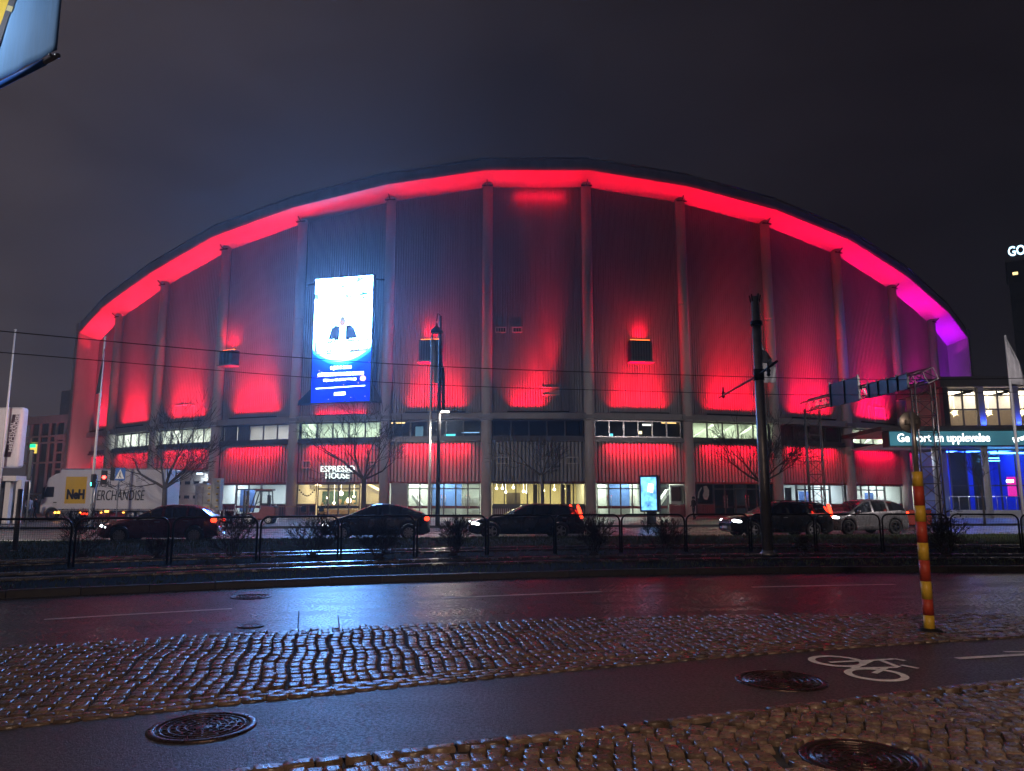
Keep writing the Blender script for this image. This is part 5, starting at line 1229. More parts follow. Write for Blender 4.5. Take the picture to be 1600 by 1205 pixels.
def make_car(name, label, L_, H_, Wd, top, belt, wheels, r, paint, cabin, pillars, spokes=10, rim=None, tail='upright', head_on=True, tail_on=True, glow=True, loc=(0, 0), rz=0.0, rails=False, wagon=False, plate=True):
    """x runs from the nose (0) to the tail (L); the car is centred on its own middle"""
    e = empty(name, (loc[0], loc[1], .0), rz, label, 'car')
    rim = rim or M['rimm']; sill = .22
    st = set([i * L_ / 30 for i in range(31)] + [.02, .06, L_ - .02, L_ - .06])
    ra = r + .055
    for wx in wheels:
        for k in range(13): st.add(wx - ra * math.cos(math.pi * k / 12))
        st.add(wx - ra - .012); st.add(wx + ra + .012)
    for p in list(cabin) + [q for pq in pillars for q in pq]: st.add(p)
    st = sorted(x for x in st if 0 <= x <= L_); xs = [st[0]]
    for x in st[1:]:
        if x - xs[-1] > .011: xs.append(x)
    xa, xr0, xr1, xe = cabin                        # windscreen foot, roof front, roof rear, rear glass foot
    rings = []
    for x in xs:
        zt_ = smooth(top, x); zb_ = min(smooth(belt, x), zt_ - .015); en = min(x, L_ - x)
        w_ = Wd / 2 * (1 - .26 * max(0, 1 - en / .55) ** 2.2 - .02 * max(0, 1 - en / 1.4))
        zlo = sill + (.10 * max(0, 1 - en / .25)); 
        for wx in wheels:
            dd = abs(x - wx)
            if dd < ra: zlo = max(zlo, r + math.sqrt(max(0, ra * ra - dd * dd)))
        cab = max(0, min(1, (zt_ - zb_) / .4)); wr = w_ * (.93 - .22 * cab); zh = zb_ - zlo
        rings.append([(0, zlo + .0), (w_ * .9, zlo), (w_ * .985, zlo + .02), (w_, zlo + zh * .42), (w_ * .99, zlo + zh * .72), (w_ * .965, zb_ - .035), (w_ * .945, zb_), (wr + .03 * cab, zt_ - .075 * cab - .004), (wr * .93, zt_ - .02 * cab - .002), (wr * .55, zt_ + .012), (0, zt_ + .02)])
    def piece(faces, nm, mat_, parent=e, smooth_=True, off=0.0):
        mb = MB(); idx = {}
        for f in faces:
            ids = []
            for (i, j, s_) in f:
                if (i, j, s_) not in idx:
                    y, z = rings[i][j]; idx[(i, j, s_)] = len(mb.v); mb.v.append((xs[i] - L_ / 2, s_ * y + s_ * off, z + (off if j > 7 else 0)))
                ids.append(idx[(i, j, s_)])
            if len(set(ids)) > 2: mb.f.append(ids); mb.m.append(0); mb.sm.append(smooth_)
        return mb.build(nm, mat_, parent)
    body, side, ws, rw = [], {}, [], []
    for i in range(len(xs) - 1):
        xm = (xs[i] + xs[i + 1]) / 2
        for s_ in (1, -1):
            for j in range(10):
                f = [(i, j, s_), (i + 1, j, s_), (i + 1, j + 1, s_), (i, j + 1, s_)]; f = f if s_ > 0 else f[::-1]
                hgt = rings[i][7][1] - rings[i][6][1] + rings[i + 1][7][1] - rings[i + 1][6][1]
                if j == 6 and xa + .25 < xm < xe - (.12 if not wagon else .22) and hgt > .14:
                    pil = [k for k, (a, b) in enumerate(pillars) if a <= xm <= b]
                    if not pil: k = sum(1 for a, b in pillars if b < xm); side.setdefault((s_, k), []).append(f); continue
                if j in (8, 9) and xa + .03 < xm < xr0 - .05: ws.append(f); continue
                if j in (8, 9) and xr1 + .05 < xm < xe - .03: rw.append(f); continue
                body.append(f)
    n = len(xs) - 1
    for s_ in (1, -1):
        f = [(0, j, s_) for j in range(11)]; body.append(f if s_ < 0 else f[::-1]); f = [(n, j, s_) for j in range(11)]; body.append(f if s_ > 0 else f[::-1])
    bo = piece(body, 'body', paint)
    for k, fs in side.items(): piece(fs, 'side_window', M['carglass'])
    if ws: piece(ws, 'windscreen', M['carglass'])
    if rw: piece(rw, 'rear_window', M['carglass'])
    mb = MB(); mb.box((0, 0, .36), (L_ - .5, Wd * .80, .26)); mb.build('underbody', M['black'], e)
    # seats and dashboard behind the glass
    mb = MB()
    for sx in (xr0 + .35, xr0 + 1.2):
        for s_ in (-1, 1): mb.box((sx - L_ / 2, s_ * .37, lerpf(belt, sx) - .12), (.14, .46, .62)); mb.box((sx - L_ / 2 + .02, s_ * .37, lerpf(belt, sx) + .26), (.1, .24, .16))
    mb.build('seat', M['rubber'], e)
    for wx in wheels:
        for s_ in (-1, 1): make_wheel(e, wx - L_ / 2, s_ * (Wd / 2 - .115), r, s_, spokes, rim)
    hz_ = lerpf(top, .3) - .13
    def pad(xc, yc, zc, sx, sy, sz, nm, mat_, tilt=0.0, yaw=0.0, par=e):
        mb = MB(); mb.lathe([(0, -.5), (.30, -.47), (.46, -.3), (.5, 0), (.46, .3), (.30, .47), (0, .5)], 14)
        o = mb.build(nm, mat_, par); o.matrix_basis = Matrix.Translation((xc, yc, zc)) @ Matrix.Rotation(yaw, 4, 'Z') @ Matrix.Rotation(tilt, 4, 'Y') @ Matrix.Diagonal((sx, sy, sz, 1)); return o
    for s_ in (-1, 1):
        w_ = Wd / 2
        pad(.27 - L_ / 2, s_ * (w_ - .19), hz_ - .02, .46, .17, .15, 'headlight', M['head'] if head_on else M['alu'], .18, s_ * .55)
        if tail == 'tall': pad(L_ - .2 - L_ / 2, s_ * (w_ - .16), lerpf(belt, L_ - .3) - .02 + .17, .15, .12, .62, 'taillight', M['tail'] if tail_on else M['redp'], -.32)
        else: pad(L_ - .16 - L_ / 2, s_ * (w_ - .20), lerpf(belt, L_ - .3) - .10, .26, .22, .17, 'taillight', M['tail'] if tail_on else M['redp'], -.1, s_ * -.5)
        pad(xa + .35 - L_ / 2, s_ * (w_ + .07), lerpf(belt, xa + .4) + .06, .13, .24, .14, 'mirror', paint)
        for (a, b) in list(pillars[:1]) + [(xr1 - .1, xr1)]:
            mb = MB(); mb.box((b + .28 - L_ / 2 - .5, s_ * (Wd / 2 * .985), lerpf(belt, b) - .13), (.2, .03, .03)); bevel(mb.build('door_handle', M['alu'], e), .01)
        mb = MB(); mb.tube([(xa - L_ / 2 + .2, s_ * Wd / 2 * .97, lerpf(belt, xa + .2) - .01), (xr1 - L_ / 2, s_ * Wd / 2 * .962, lerpf(belt, xr1) + .0)], .011, 5); mb.build('window_trim', M['alu'], e)
        if rails: mb = MB(); mb.tube([(xr0 + .2 - L_ / 2, s_ * Wd / 2 * .66, lerpf(top, xr0 + .3) - .01), (xr0 + .35 - L_ / 2, s_ * Wd / 2 * .66, lerpf(top, xr0 + .5) + .05), (xr1 - .2 - L_ / 2, s_ * Wd / 2 * .64, lerpf(top, xr1 - .3) + .05), (xr1 - L_ / 2, s_ * Wd / 2 * .64, lerpf(top, xr1) - .02)], .02, 6); mb.build('roof_rail', M['dark'], e)
    mb = MB(); mb.box((L_ / 2 + .005, 0, lerpf(belt, L_ - .3) - .22), (.02, .5, .11)); mb.build('number_plate', M['white'], e)
    mb = MB(); mb.box((-L_ / 2 + .0, 0, .45), (.02, .5, .11)); mb.build('number_plate', M['white'], e)
    mb = MB(); mb.box((-L_ / 2 + .05, 0, hz_ - .04), (.06, .85, .17)); mb.build('grille', M['black'], e)
    return e
def car_paint(nm, c, metal=.3, rough=.28): return pbr(nm, c, rough, metal, var=.06, scale=2, rvar=.05, coat=.6)
M['carglass'] = glass_mat('car_glass', (.16, .17, .18), .22)
def carpos(xc, y): p = ground(xc, y); return (p.x, p.y)
road_rz = math.atan(FR.slope(0))
# red hatchback, dark liftback, two dark estates, silver SUV; all head to the left
rp = carpos(254, 848); make_car('red_hatchback', 'dark red hatchback with glowing brake light in front of the lorry', 4.36, 1.45, 1.80, [(0, .52), (.05, .66), (.35, .80), (1.25, .97), (2.05, 1.38), (2.5, 1.45), (3.3, 1.42), (3.75, 1.32), (4.18, .98), (4.30, .85), (4.36, .5)], [(0, .6), (1.2, .90), (3.9, 1.0), (4.36, .9)], (.86, 3.56), .315, car_paint('dark_red_paint', (.16, .012, .016)), (1.15, 2.05, 3.45, 4.12), ((2.32, 2.42), (3.20, 3.28)), 10, None, 'low', loc=rp, rz=road_rz)
pp_ = carpos(587, 843.5); make_car('dark_liftback', 'dark liftback car with sloping tail stopped before the lit cafe', 4.47, 1.49, 1.75, [(0, .48), (.06, .62), (.3, .76), (1.0, .98), (2.1, 1.44), (2.55, 1.49), (3.15, 1.43), (4.15, 1.12), (4.34, 1.02), (4.47, .5)], [(0, .55), (1.0, .90), (3.9, 1.04), (4.47, .9)], (.90, 3.60), .315, car_paint('black_violet_paint', (.020, .017, .021)), (.95, 2.05, 3.0, 4.2), ((2.28, 2.36), (3.22, 3.32)), 9, M['white'], 'low', loc=pp_, rz=road_rz)
vp = carpos(820, 841.5); make_car('black_estate', 'long black estate car with amber tail strip standing behind the dark liftback', 4.94, 1.48, 1.88, [(0, .52), (.05, .70), (.4, .84), (1.55, .98), (2.4, 1.41), (2.9, 1.48), (4.1, 1.44), (4.5, 1.36), (4.82, 1.0), (4.90, .85), (4.94, .5)], [(0, .6), (1.5, .93), (4.4, 1.03), (4.94, .95)], (.93, 3.87), .345, car_paint('black_paint_gloss', (.008, .008, .009)), (1.5, 2.4, 4.25, 4.78), ((2.72, 2.82), (3.62, 3.70)), 5, None, 'tall', loc=vp, rz=road_rz, wagon=True)
xp = carpos(1213, 839); make_car('black_tall_estate', 'black raised estate car with roof rails partly hidden by the tram mast', 4.84, 1.60, 1.87, [(0, .56), (.05, .76), (.4, .90), (1.35, 1.02), (2.15, 1.50), (2.6, 1.58), (4.2, 1.54), (4.5, 1.46), (4.74, 1.05), (4.80, .85), (4.84, .5)], [(0, .65), (1.3, .98), (4.4, 1.06), (4.84, 1.0)], (.92, 3.74), .345, car_paint('black_paint_gloss_b', (.009, .009, .011)), (1.3, 2.15, 4.3, 4.72), ((2.55, 2.66), (3.5, 3.6)), 5, None, 'tall', loc=xp, rz=road_rz, rails=True, wagon=True)
sp_ = carpos(1345, 834.5); make_car('silver_crossover', 'silver crossover car beside the black raised estate near the entrance hall', 4.60, 1.69, 1.86, [(0, .65), (.05, .86), (.35, 1.0), (1.15, 1.10), (1.95, 1.58), (2.4, 1.68), (3.6, 1.64), (4.1, 1.50), (4.45, 1.08), (4.55, .9), (4.60, .55)], [(0, .75), (1.1, 1.03), (4.0, 1.16), (4.6, 1.05)], (.90, 3.59), .36, car_paint('silver_paint', (.24, .235, .24), .5), (1.1, 1.95, 3.7, 4.38), ((2.3, 2.4), (3.2, 3.3)), 5, M['dark'], 'low', loc=sp_, rz=road_rz + R_(8), rails=False)
# amber strip of the near estate
# ---- box lorry
LY = 56.0
def la(x, y): return at_y(x, y, LY)
lor = empty('box_lorry', (la(175, 800).x, LY + 1.2, .14), 0, 'white box lorry with yellow logo square and merchandise lettering by the loading gate', 'lorry')
bx0, bx1 = la(93, 760).x, la(258, 760).x; bz0, bz1 = la(175, 798).z, la(175, 733).z
M['lorryw'] = pbr('lorry_white', (.68, .67, .68), .38, var=.05, scale=.8, coat=.2)
mb = MB(); mb.obox((bx0, LY, bz0), (bx1 - bx0, 0, 0), (0, 2.5, 0), (0, 0, bz1 - bz0)); bevel(mb.build('cargo_box', M['lorryw'], lor, world=True), .04)
mb = MB()
for z in (bz0 + .04, bz1 - .05): mb.obox((bx0 - .01, LY - .015, z), (bx1 - bx0 + .02, 0, 0), (0, .03, 0), (0, 0, .09))
mb.build('edge_rail', M['alu'], lor, world=True)
ly0, ly1 = la(104, 745), la(133, 787)
mb = MB(); mb.obox((ly0.x, LY - .012, ly1.z), (ly1.x - ly0.x, 0, 0), (0, .01, 0), (0, 0, ly0.z - ly1.z)); mb.build('logo_square', pbr('logo_yellow', (.74, .47, .03), .45, var=.05), lor, world=True)
class _T: T = Vector((1, 0, 0))
text_fit('NeH', la(132.5, 772).x - la(105, 772).x, .74, Vector((la(118.8, 772).x, LY - .04, la(118, 772.5).z)), _T, 0, M['black'], lor, .045)
text_fit('OFFICIAL', la(175, 758).x - la(142, 758).x, .42, Vector((la(158.5, 756).x, LY - .03, la(158, 756.5).z)), _T, 0, M['dark'], lor, -.004, shear=.12)
text_fit('MERCHANDISE', la(226, 774).x - la(142, 774).x, .74, Vector((la(184, 774).x, LY - .03, la(184, 774).z)), _T, 0, M['dark'], lor, -.006, shear=.12)
# cab: cab-over profile swept across the width
cx0 = la(63, 780).x; cabp = [(0, .55), (0, 1.25), (.12, 1.7), (.30, 2.55), (.42, 3.2), (.9, 3.45), (1.75, 3.55), (1.85, 3.2), (1.85, 1.0), (1.6, 1.0), (1.35, .55)]
cabp = [(0.0, .5), (-.02, 1.2), (.10, 1.75), (.28, 2.6), (.45, 3.15), (.95, 3.45), (1.45, 3.58), (1.45, 1.15), (1.42, .95)] + [(.88 + .54 * math.cos(a), .46 + .54 * math.sin(a)) for a in [math.pi * k / 8 for k in range(1, 9)]]
mb = MB(); mb.prism(cabp, lambda a, b: Vector((cx0 + a, LY + .02, b + .14)), lambda a, b: Vector((cx0 + a, LY + 2.42, b + .14))); cabo = fix_normals(mb.build('cab', M['lorryw'], lor, world=True)); bevel(cabo, .07, 3)
mb = MB(); wpoly = [(.22, 1.75), (.95, 1.75), (.95, 2.5), (.40, 2.5)]; mb.prism(wpoly, lambda a, b: Vector((cx0 + a, LY - .0, b + .14)), lambda a, b: Vector((cx0 + a, LY + .03, b + .14))); fix_normals(mb.build('side_window', M['black'], cabo))
mb = MB(); mb.bar((cx0 + .3, LY - .18, 2.6), (cx0 + .3, LY - .18, 1.75), .12, .14); mb.tube([(cx0 + .3, LY - .18, 2.55), (cx0 + .4, LY, 2.75)], .02, 5); mb.build('mirror', M['black'], cabo)
mb = MB(); mb.box((cx0 + 1.1, LY - .01, 1.5), (.22, .04, .07)); mb.build('door_handle', M['black'], cabo)
mb = MB(); mb.obox((cx0 + 1.5, LY + .1, .8), (bx1 - cx0 - 1.7, 0, 0), (0, 2.3, 0), (0, 0, .28)); mb.build('chassis', M['dark'], lor, world=True)
mb = MB(); mb.obox((cx0 + 1.52, LY + .3, 1.0), (max(.2, bx0 - cx0 - 1.6), 0, 0), (0, 1.8, 0), (0, 0, 2.0)); mb.build('cab_rear', M['dark'], lor, world=True)
mb = MB(); mb.obox((cx0 + 1.5, LY + .05, .42), (1.0, 0, 0), (0, .5, 0), (0, 0, .5)); mb.build('fuel_tank', M['alu'], lor, world=True)
for x in (cx0 + .88, la(117, 800).x, la(204, 800).x, la(218, 800).x):
    wl = empty('wheel', (x, LY + .18, .14 + .46)); tmp = wl; wl.parent = lor; wl.matrix_parent_inverse = Matrix.Translation(lor.location).inverted()
    Mx = Matrix.Rotation(math.pi / 2, 4, 'X'); r = .46
    MB().lathe([(r * .6, -.15), (r * .95, -.15), (r, -.1), (r, .1), (r * .95, .15), (r * .62, .15), (r * .6, .1)], 24, Mx, caps=False).build('tyre', M['rubber'], wl)
    MB().lathe([(r * .6, .1), (r * .55, .06), (r * .3, .02), (r * .22, .1), (0, .1)], 24, Mx, caps=False).build('rim', M['galv'], wl)
for x in (125, 158, 193, 235):
    p = la(x, 800 + (x - 125) * .02); mb = MB(); mb.box((p.x, LY - .02, bz0 - .14), (.14, .04, .09)); mb.build('marker_lamp', M['amber'], lor, world=True)
for x, z in ((86, .62), (91, .62), (165, .7), (167.5, .7)):
    p = la(x, 800); mb = MB(); mb.box((p.x, LY + .03, z + .14), (.16, .05, .14)); mb.build('reflector', M['amber'], lor, world=True)
for x in (126, 133):
    p = la(x, 803); mb = MB(); mb.box((p.x, LY + .06, p.z), (.3, .06, .13)); mb.build('rear_lamp', M['tail'], lor, world=True)
# ---- loading platform and boxes
pl0, pl1 = la(259, 797).x, la(352, 797).x; pz = la(300, 797).z
dk = empty('loading_platform', ((pl0 + pl1) / 2, LY + 1.2, .14), 0, 'low steel loading platform behind the lorry carrying stacked cartons', 'platform')
mb = MB(); mb.obox((pl0, LY + .1, pz - .1), (pl1 - pl0, 0, 0), (0, 2.3, 0), (0, 0, .1)); mb.build('deck', M['galv'], dk, world=True)
for k in range(4):
    for q in (.2, 2.2): mb = MB(); mb.box((pl0 + .2 + (pl1 - pl0 - .4) * k / 3, LY + q + .1, (pz - .1 + .14) / 2), (.09, .09, pz - .24)); mb.build('leg', M['galv'], dk, world=True)
M['carton'] = pbr('white_carton', (.56, .54, .47), .7, var=.08, scale=2); M['wrap'] = pbr('stretch_wrapped_load', (.34, .31, .31), .3, var=.3, scale=3, bump=.4, bscale=10)
cw = (la(340, 770).x - la(314, 770).x) / 2; ch = (la(320, 757).z - pz) / 4
proto = None
for c_ in range(2):
    for r_ in range(5 if c_ else 4):
        e = empty('carton', (la(314, 770).x + cw * (c_ + .5), LY + .75 + c_ * .06 + random.uniform(-.03, .03), pz + r_ * ch + .002 * r_), random.uniform(-.04, .04))
        lab = ('white carton with yellow label in the outer stack on the loading platform', 'white carton with yellow label in the stack beside the wrapped pallet')[1 - c_]
        if c_ and r_ == 4: lab = 'single white carton topping the taller stack on the loading platform'
        tag(e, lab, 'carton', 'cartons stacked on the loading platform')
        mb = MB(); mb.box((0, 0, ch / 2), (cw * .97, .62, ch - .012)); bevel(mb.build('box', M['carton'], e), .012)
        mb = MB(); mb.box((cw * .18, -.315, ch * .48), (cw * .3, .006, ch * .34)); mb.build('label_patch', M['yellow'], e); mb = MB(); mb.box((cw * .18, -.319, ch * .38), (cw * .3, .006, ch * .1)); mb.build('label_print', M['black'], e)
e = empty('wrapped_pallet', (la(308, 780).x, LY + 1.0, pz), 0, 'grey stretch-wrapped pallet load next to the white cartons', 'pallet')
mb = MB(); mb.box((0, 0, .07), (.8, .9, .13)); mb.build('pallet', M['wood'], e)
mb = MB(); zt3 = la(308, 755).z - pz
for k in range(7):
    z = .14 + (zt3 - .14) * k / 6; s_ = 1 + .03 * math.sin(k * 2.2); mb.v += [(a * .4 * s_, b * .45 * s_, z) for a, b in ((-1, -1), (0, -1.03), (1, -1), (1.03, 0), (1, 1), (0, 1.03), (-1, 1), (-1.03, 0))]
    if k: mb.f += [[8 * (k - 1) + i, 8 * (k - 1) + (i + 1) % 8, 8 * k + (i + 1) % 8, 8 * k + i] for i in range(8)]; mb.m += [0] * 8; mb.sm += [True] * 8
mb.f.append([48 + i for i in range(8)]); mb.m.append(0); mb.sm.append(False); mb.build('wrapped_load', M['wrap'], e)
# ---- forklift
fk0 = at_y(375, 820, 49.5); fk = empty('forklift', (at_y(402, 820, 49.5).x, 49.5, .14), R_(4), 'red and black forklift truck with overhead guard parked before the arena doors', 'forklift')
M['fred'] = pbr('forklift_red', (.20, .04, .035), .45, var=.15)
mb = MB(); mb.prism([(-.55, .25), (.95, .25), (1.22, .45), (1.22, 1.0), (1.05, 1.12), (.35, 1.12), (.15, .72), (-.55, .72)], lambda a, b: Vector((a, -.5, b)), lambda a, b: Vector((a, .5, b))); bevel(fix_normals(mb.build('body', M['fred'], fk)), .05)
mb = MB(); mb.box((.95, 0, .98), (.5, .96, .3)); bevel(mb.build('counterweight', M['dark'], fk), .05)
mb = MB()
for s_ in (-.45, .45):
    mb.bar((-.45, s_, .7), (-.05, s_, 2.1), .06, .06); mb.bar((.85, s_, 1.1), (.75, s_, 2.1), .06, .06); mb.bar((-.05, s_, 2.1), (.75, s_, 2.1), .06, .06)
for k in range(6): mb.bar((-.05 + .16 * k, -.45, 2.12), (-.05 + .16 * k, .45, 2.12), .04, .04)
mb.build('overhead_guard', M['dark'], fk)
mb = MB(); mb.obox((-.12, -.52, 2.14), (1.05, 0, .0), (0, 1.04, 0), (0, 0, .09)); mb.build('guard_roof', M['fred'], fk)
mb = MB()
for s_ in (-.32, .32): mb.bar((-.82, s_, .1), (-.82, s_, 2.15), .1, .14)
for z in (.5, 1.2, 2.1): mb.bar((-.82, -.32, z), (-.82, .32, z), .08, .08)
mb.build('lift_mast', M['black'], fk)
for s_ in (-.28, .28): MB().obox((-1.95, s_ - .05, .08), (1.05, 0, 0), (0, .1, 0), (0, 0, .045)).build('fork', M['dark'], fk)
mb = MB(); mb.box((-.9, 0, .45), (.06, .9, .5)); mb.build('carriage', M['black'], fk)
mb = MB(); mb.box((.45, 0, 1.25), (.5, .5, .14)); mb.box((.68, 0, 1.55), (.14, .48, .6)); mb.build('seat', M['black'], fk)
mb = MB(); mb.lathe([(.15, -.012), (.17, 0), (.15, .012), (.13, 0), (.15, -.012)], 16, caps=False, M= Matrix.Translation((-.02, 0, 1.35)) @ Matrix.Rotation(-.6, 4, 'Y')); mb.build('steering_wheel', M['black'], fk)
for x, r in ((-.45, .33), (.82, .27)):
    for s_ in (-1, 1): make_wheel(fk, x, s_ * .5, r, s_, 6, M['white'])
mb = MB(); mb.box((1.2, -.3, 1.2), (.1, .14, .1)); mb.build('rear_lamp', M['alu'], fk)
# ---- cafe furniture
ct = at_y(453, 800, 62.0); e = empty('cafe_table', (ct.x, 62.0, .19), 0, 'plain outdoor table standing outside the coffee shop', 'table')
mb = MB(); mb.box((0, 0, .95), (1.7, .8, .05)); mb.build('table_top', M['wood'], e)
for s_ in (-.7, .7):
    for q in (-.3, .3): MB().bar((s_, q, 0), (s_, q, .93), .06, .06).build('leg', M['dark'], e)
ct = at_y(473, 800, 62.6)
for k in range(3):
    e = empty('cafe_chair', (ct.x + k * .75, 62.6 + .2 * k, .19), .3 * k, 'dark outdoor chair gathered beside the table outside the coffee shop', 'chair', 'dark chairs outside the coffee shop')
    mb = MB(); mb.box((0, 0, .46), (.45, .45, .04)); mb.build('seat', M['dark'], e); mb = MB(); mb.box((0, .22, .78), (.45, .04, .5)); mb.build('backrest', M['dark'], e)
    for a in (-.19, .19):
        for c in (-.19, .19): MB().bar((a, c, 0), (a, c, .45), .03, .03).build('leg', M['dark'], e)
# ================================================================== people
def person(name, loc, rz, joints, cloth_mats, label, head_tilt=0.0):
    """joints: dict of points in metres, figure 1.75 m tall facing -y"""
    e = empty('person', loc, rz, label, 'person')
    J = joints; names = list(J); idx = {n: i for i, n in enumerate(names)}
    edges = [('hip', 'waist'), ('waist', 'chest'), ('chest', 'neck'), ('neck', 'head'), ('head', 'crown'), ('chest', 'shL'), ('shL', 'elL'), ('elL', 'wrL'), ('wrL', 'hdL'), ('chest', 'shR'), ('shR', 'elR'), ('elR', 'wrR'), ('wrR', 'hdR'), ('hip', 'thL'), ('thL', 'knL'), ('knL', 'anL'), ('anL', 'toL'), ('hip', 'thR'), ('thR', 'knR'), ('knR', 'anR'), ('anR', 'toR')]
    rad = dict(hip=(.15, .11), waist=(.14, .10), chest=(.17, .11), neck=(.055, .055), head=(.085, .10), crown=(.07, .08), shL=(.065, .07), elL=(.045, .045), wrL=(.032, .03), hdL=(.03, .04), thL=(.085, .085), knL=(.058, .06), anL=(.042, .045), toL=(.04, .03))
    for k in list(rad):
        if k[-1] == 'L': rad[k[:-1] + 'R'] = rad[k]
    me = bpy.data.meshes.new('body'); me.from_pydata([J[n] for n in names], [(idx[a], idx[b]) for a, b in edges], [])
    o = bpy.data.objects.new('body', me); col.objects.link(o); o.parent = e
    sk = o.modifiers.new('skin', 'SKIN'); sk.use_smooth_shade = True
    for i, n in enumerate(names): me.skin_vertices[0].data[i].radius = rad[n]
    me.skin_vertices[0].data[idx['hip']].use_root = True
    ss = o.modifiers.new('sub', 'SUBSURF'); ss.levels = 2; ss.render_levels = 2
    dg = bpy.context.evaluated_depsgraph_get(); nm = bpy.data.meshes.new_from_object(o.evaluated_get(dg)); o.modifiers.clear(); o.data = nm
    nm.materials.clear()
    for m_ in cloth_mats: nm.materials.append(m_)          # jacket, trousers, skin, shoes
    hz0, nk = J['hip'][2] - .03, J['neck'][2] + .02
    for p in nm.polygons:
        c = p.center; p.use_smooth = True
        hand = min((c - Vector(J['hdL'])).length, (c - Vector(J['hdR'])).length) < .07
        p.material_index = 2 if (c.z > nk or hand) else (0 if c.z > hz0 or abs(c.x) > .26 else (3 if c.z < .09 else 1))
    hd_ = Vector(J['head']); mb = MB(); mb.lathe([(.105, -.02), (.118, .04), (.108, .10), (.07, .155), (0, .17)], 14, Matrix.Translation(hd_ + Vector((0, .018, .02))) @ Matrix.Rotation(-.25, 4, 'X')); mb.build('hair', cloth_mats[4], e)
    return e
std = dict(hip=(0, 0, .93), waist=(0, 0, 1.1), chest=(0, 0, 1.36), neck=(0, 0, 1.5), head=(0, -.02, 1.60), crown=(0, -.01, 1.69), shL=(.19, 0, 1.42), elL=(.24, .04, 1.14), wrL=(.2, -.14, .95), hdL=(.19, -.19, .90), shR=(-.19, 0, 1.42), elR=(-.25, .02, 1.14), wrR=(-.2, -.16, 1.0), hdR=(-.18, -.2, .97), thL=(.1, 0, .85), knL=(.11, -.12, .48), anL=(.11, -.06, .08), toL=(.12, -.2, .04), thR=(-.1, 0, .85), knR=(-.1, .04, .48), anR=(-.1, .22, .12), toR=(-.11, .12, .04))
cl = lambda n, c: pbr(n, c, .8, var=.15, scale=6)
dkt = cl('dark_trousers', (.02, .02, .025)); shoe = cl('dark_shoes', (.012, .012, .012)); hair = cl('dark_hair', (.02, .015, .012))
pr_ = at_y(1084, 800, 58.5); person('person', (pr_.x, 58.5, .17), R_(-70), std, [cl('dark_jacket', (.04, .02, .022)), dkt, M['skin'], shoe, hair], 'person in a dark red jacket walking past the arena columns')
pl_ = at_y(44, 800, 52.5); person('person', (pl_.x, 52.5, .16), R_(60), std, [cl('pale_jacket', (.62, .55, .5)), dkt, M['skin'], shoe, hair], 'person in a pale jacket standing in front of the lorry cab')
pl_ = at_y(55, 800, 53.5); person('person', (pl_.x, 53.5, .16), R_(-40), std, [cl('black_jacket', (.015, .015, .018)), dkt, M['skin'], shoe, hair], 'person in black clothes standing beside the one in the pale jacket')
# ================================================================== trees and shrubs
def grow(mb, p, d, r, ln, depth, rnd, spread=.55, up=.12, taper=.72, seg=3, split=(2, 3), n=5, rmin=.008):
    pts = [p.copy()]; rad = [r]; q = p.copy(); dd = d.copy()
    for i in range(seg):
        dd = (dd + Vector((rnd.gauss(0, .10), rnd.gauss(0, .10), rnd.gauss(up * .4, .05)))).normalized(); q = q + dd * ln / seg; pts.append(q.copy()); rad.append(max(rmin, r * (1 - (1 - taper) * (i + 1) / seg)))
        if depth > 0 and i < seg - 1 and rnd.random() < .55:
            a = dd.orthogonal().normalized(); a.rotate(Matrix.Rotation(rnd.uniform(0, 6.28), 3, dd)); grow(mb, q.copy(), (dd * .6 + a * spread * 1.4 + Vector((0, 0, up))).normalized(), rad[-1] * .5, ln * .65, depth - 1, rnd, spread, up, taper, seg, split, n, rmin)
    mb.tube(pts, rad, n if r > .03 else 3, cap=False)
    if depth <= 0: return
    for k in range(rnd.randint(*split)):
        a = dd.orthogonal().normalized(); a.rotate(Matrix.Rotation(rnd.uniform(0, 6.28), 3, dd)); nd = (dd + a * spread * rnd.uniform(.6, 1.3) + Vector((0, 0, up))).normalized()
        grow(mb, q.copy(), nd, max(rmin, rad[-1] * rnd.uniform(.55, .75)), ln * rnd.uniform(.68, .92), depth - 1, rnd, spread, up, taper, seg, split, n, rmin)
def tree(x, Y, ytrunk, ytop, halfw, seed, lab, limbs, r0=.17, depth=4, thin=False):
    b0 = at_y(x, 800, Y); zf, zt_ = at_y(x, ytrunk, Y).z, at_y(x, ytop, Y).z; rnd = random.Random(seed)
    e = empty('bare_tree', (b0.x, Y, .14), 0, lab, 'tree', None)
    MB().tube([(0, 0, -.05), (.02, 0, .3), (.03, .02, (zf - .14) * .6), (0, 0, zf - .14)], [r0 * 1.35, r0, r0 * .92, r0 * .85], 9).build('trunk', M['bark'], e)
    mb = MB(); ht = zt_ - zf
    for (dx, dz, s_) in limbs: grow(mb, Vector((0, 0, zf - .2)), Vector((dx, rnd.uniform(-.5, .5), dz)).normalized(), r0 * .5 * s_, ht * .42 * s_, depth, rnd, .5, .10, rmin=.011)
    mb.build('crown', M['bark'], e); return e
tree(255, 48.0, 762, 668, 75, 4, 'bare spreading tree standing in front of the lorry', [(-1, .55, 1.1), (-.6, .9, 1), (.15, 1, 1.15), (.8, .75, 1), (1, .5, .9)])
tree(567, 48.5, 748, 655, 70, 9, 'bare tree in front of the coffee shop sign', [(-1, .8, 1.15), (-.5, 1, 1.1), (.25, 1, 1), (.75, .8, .95), (1, .35, .8)])
tree(847, 49.0, 742, 690, 60, 12, 'bare tree before the unlit middle wall panel of the arena', [(-1, .7, 1.3), (-.2, 1, .8), (.8, .5, .8), (.4, 1, .8)], r0=.13)
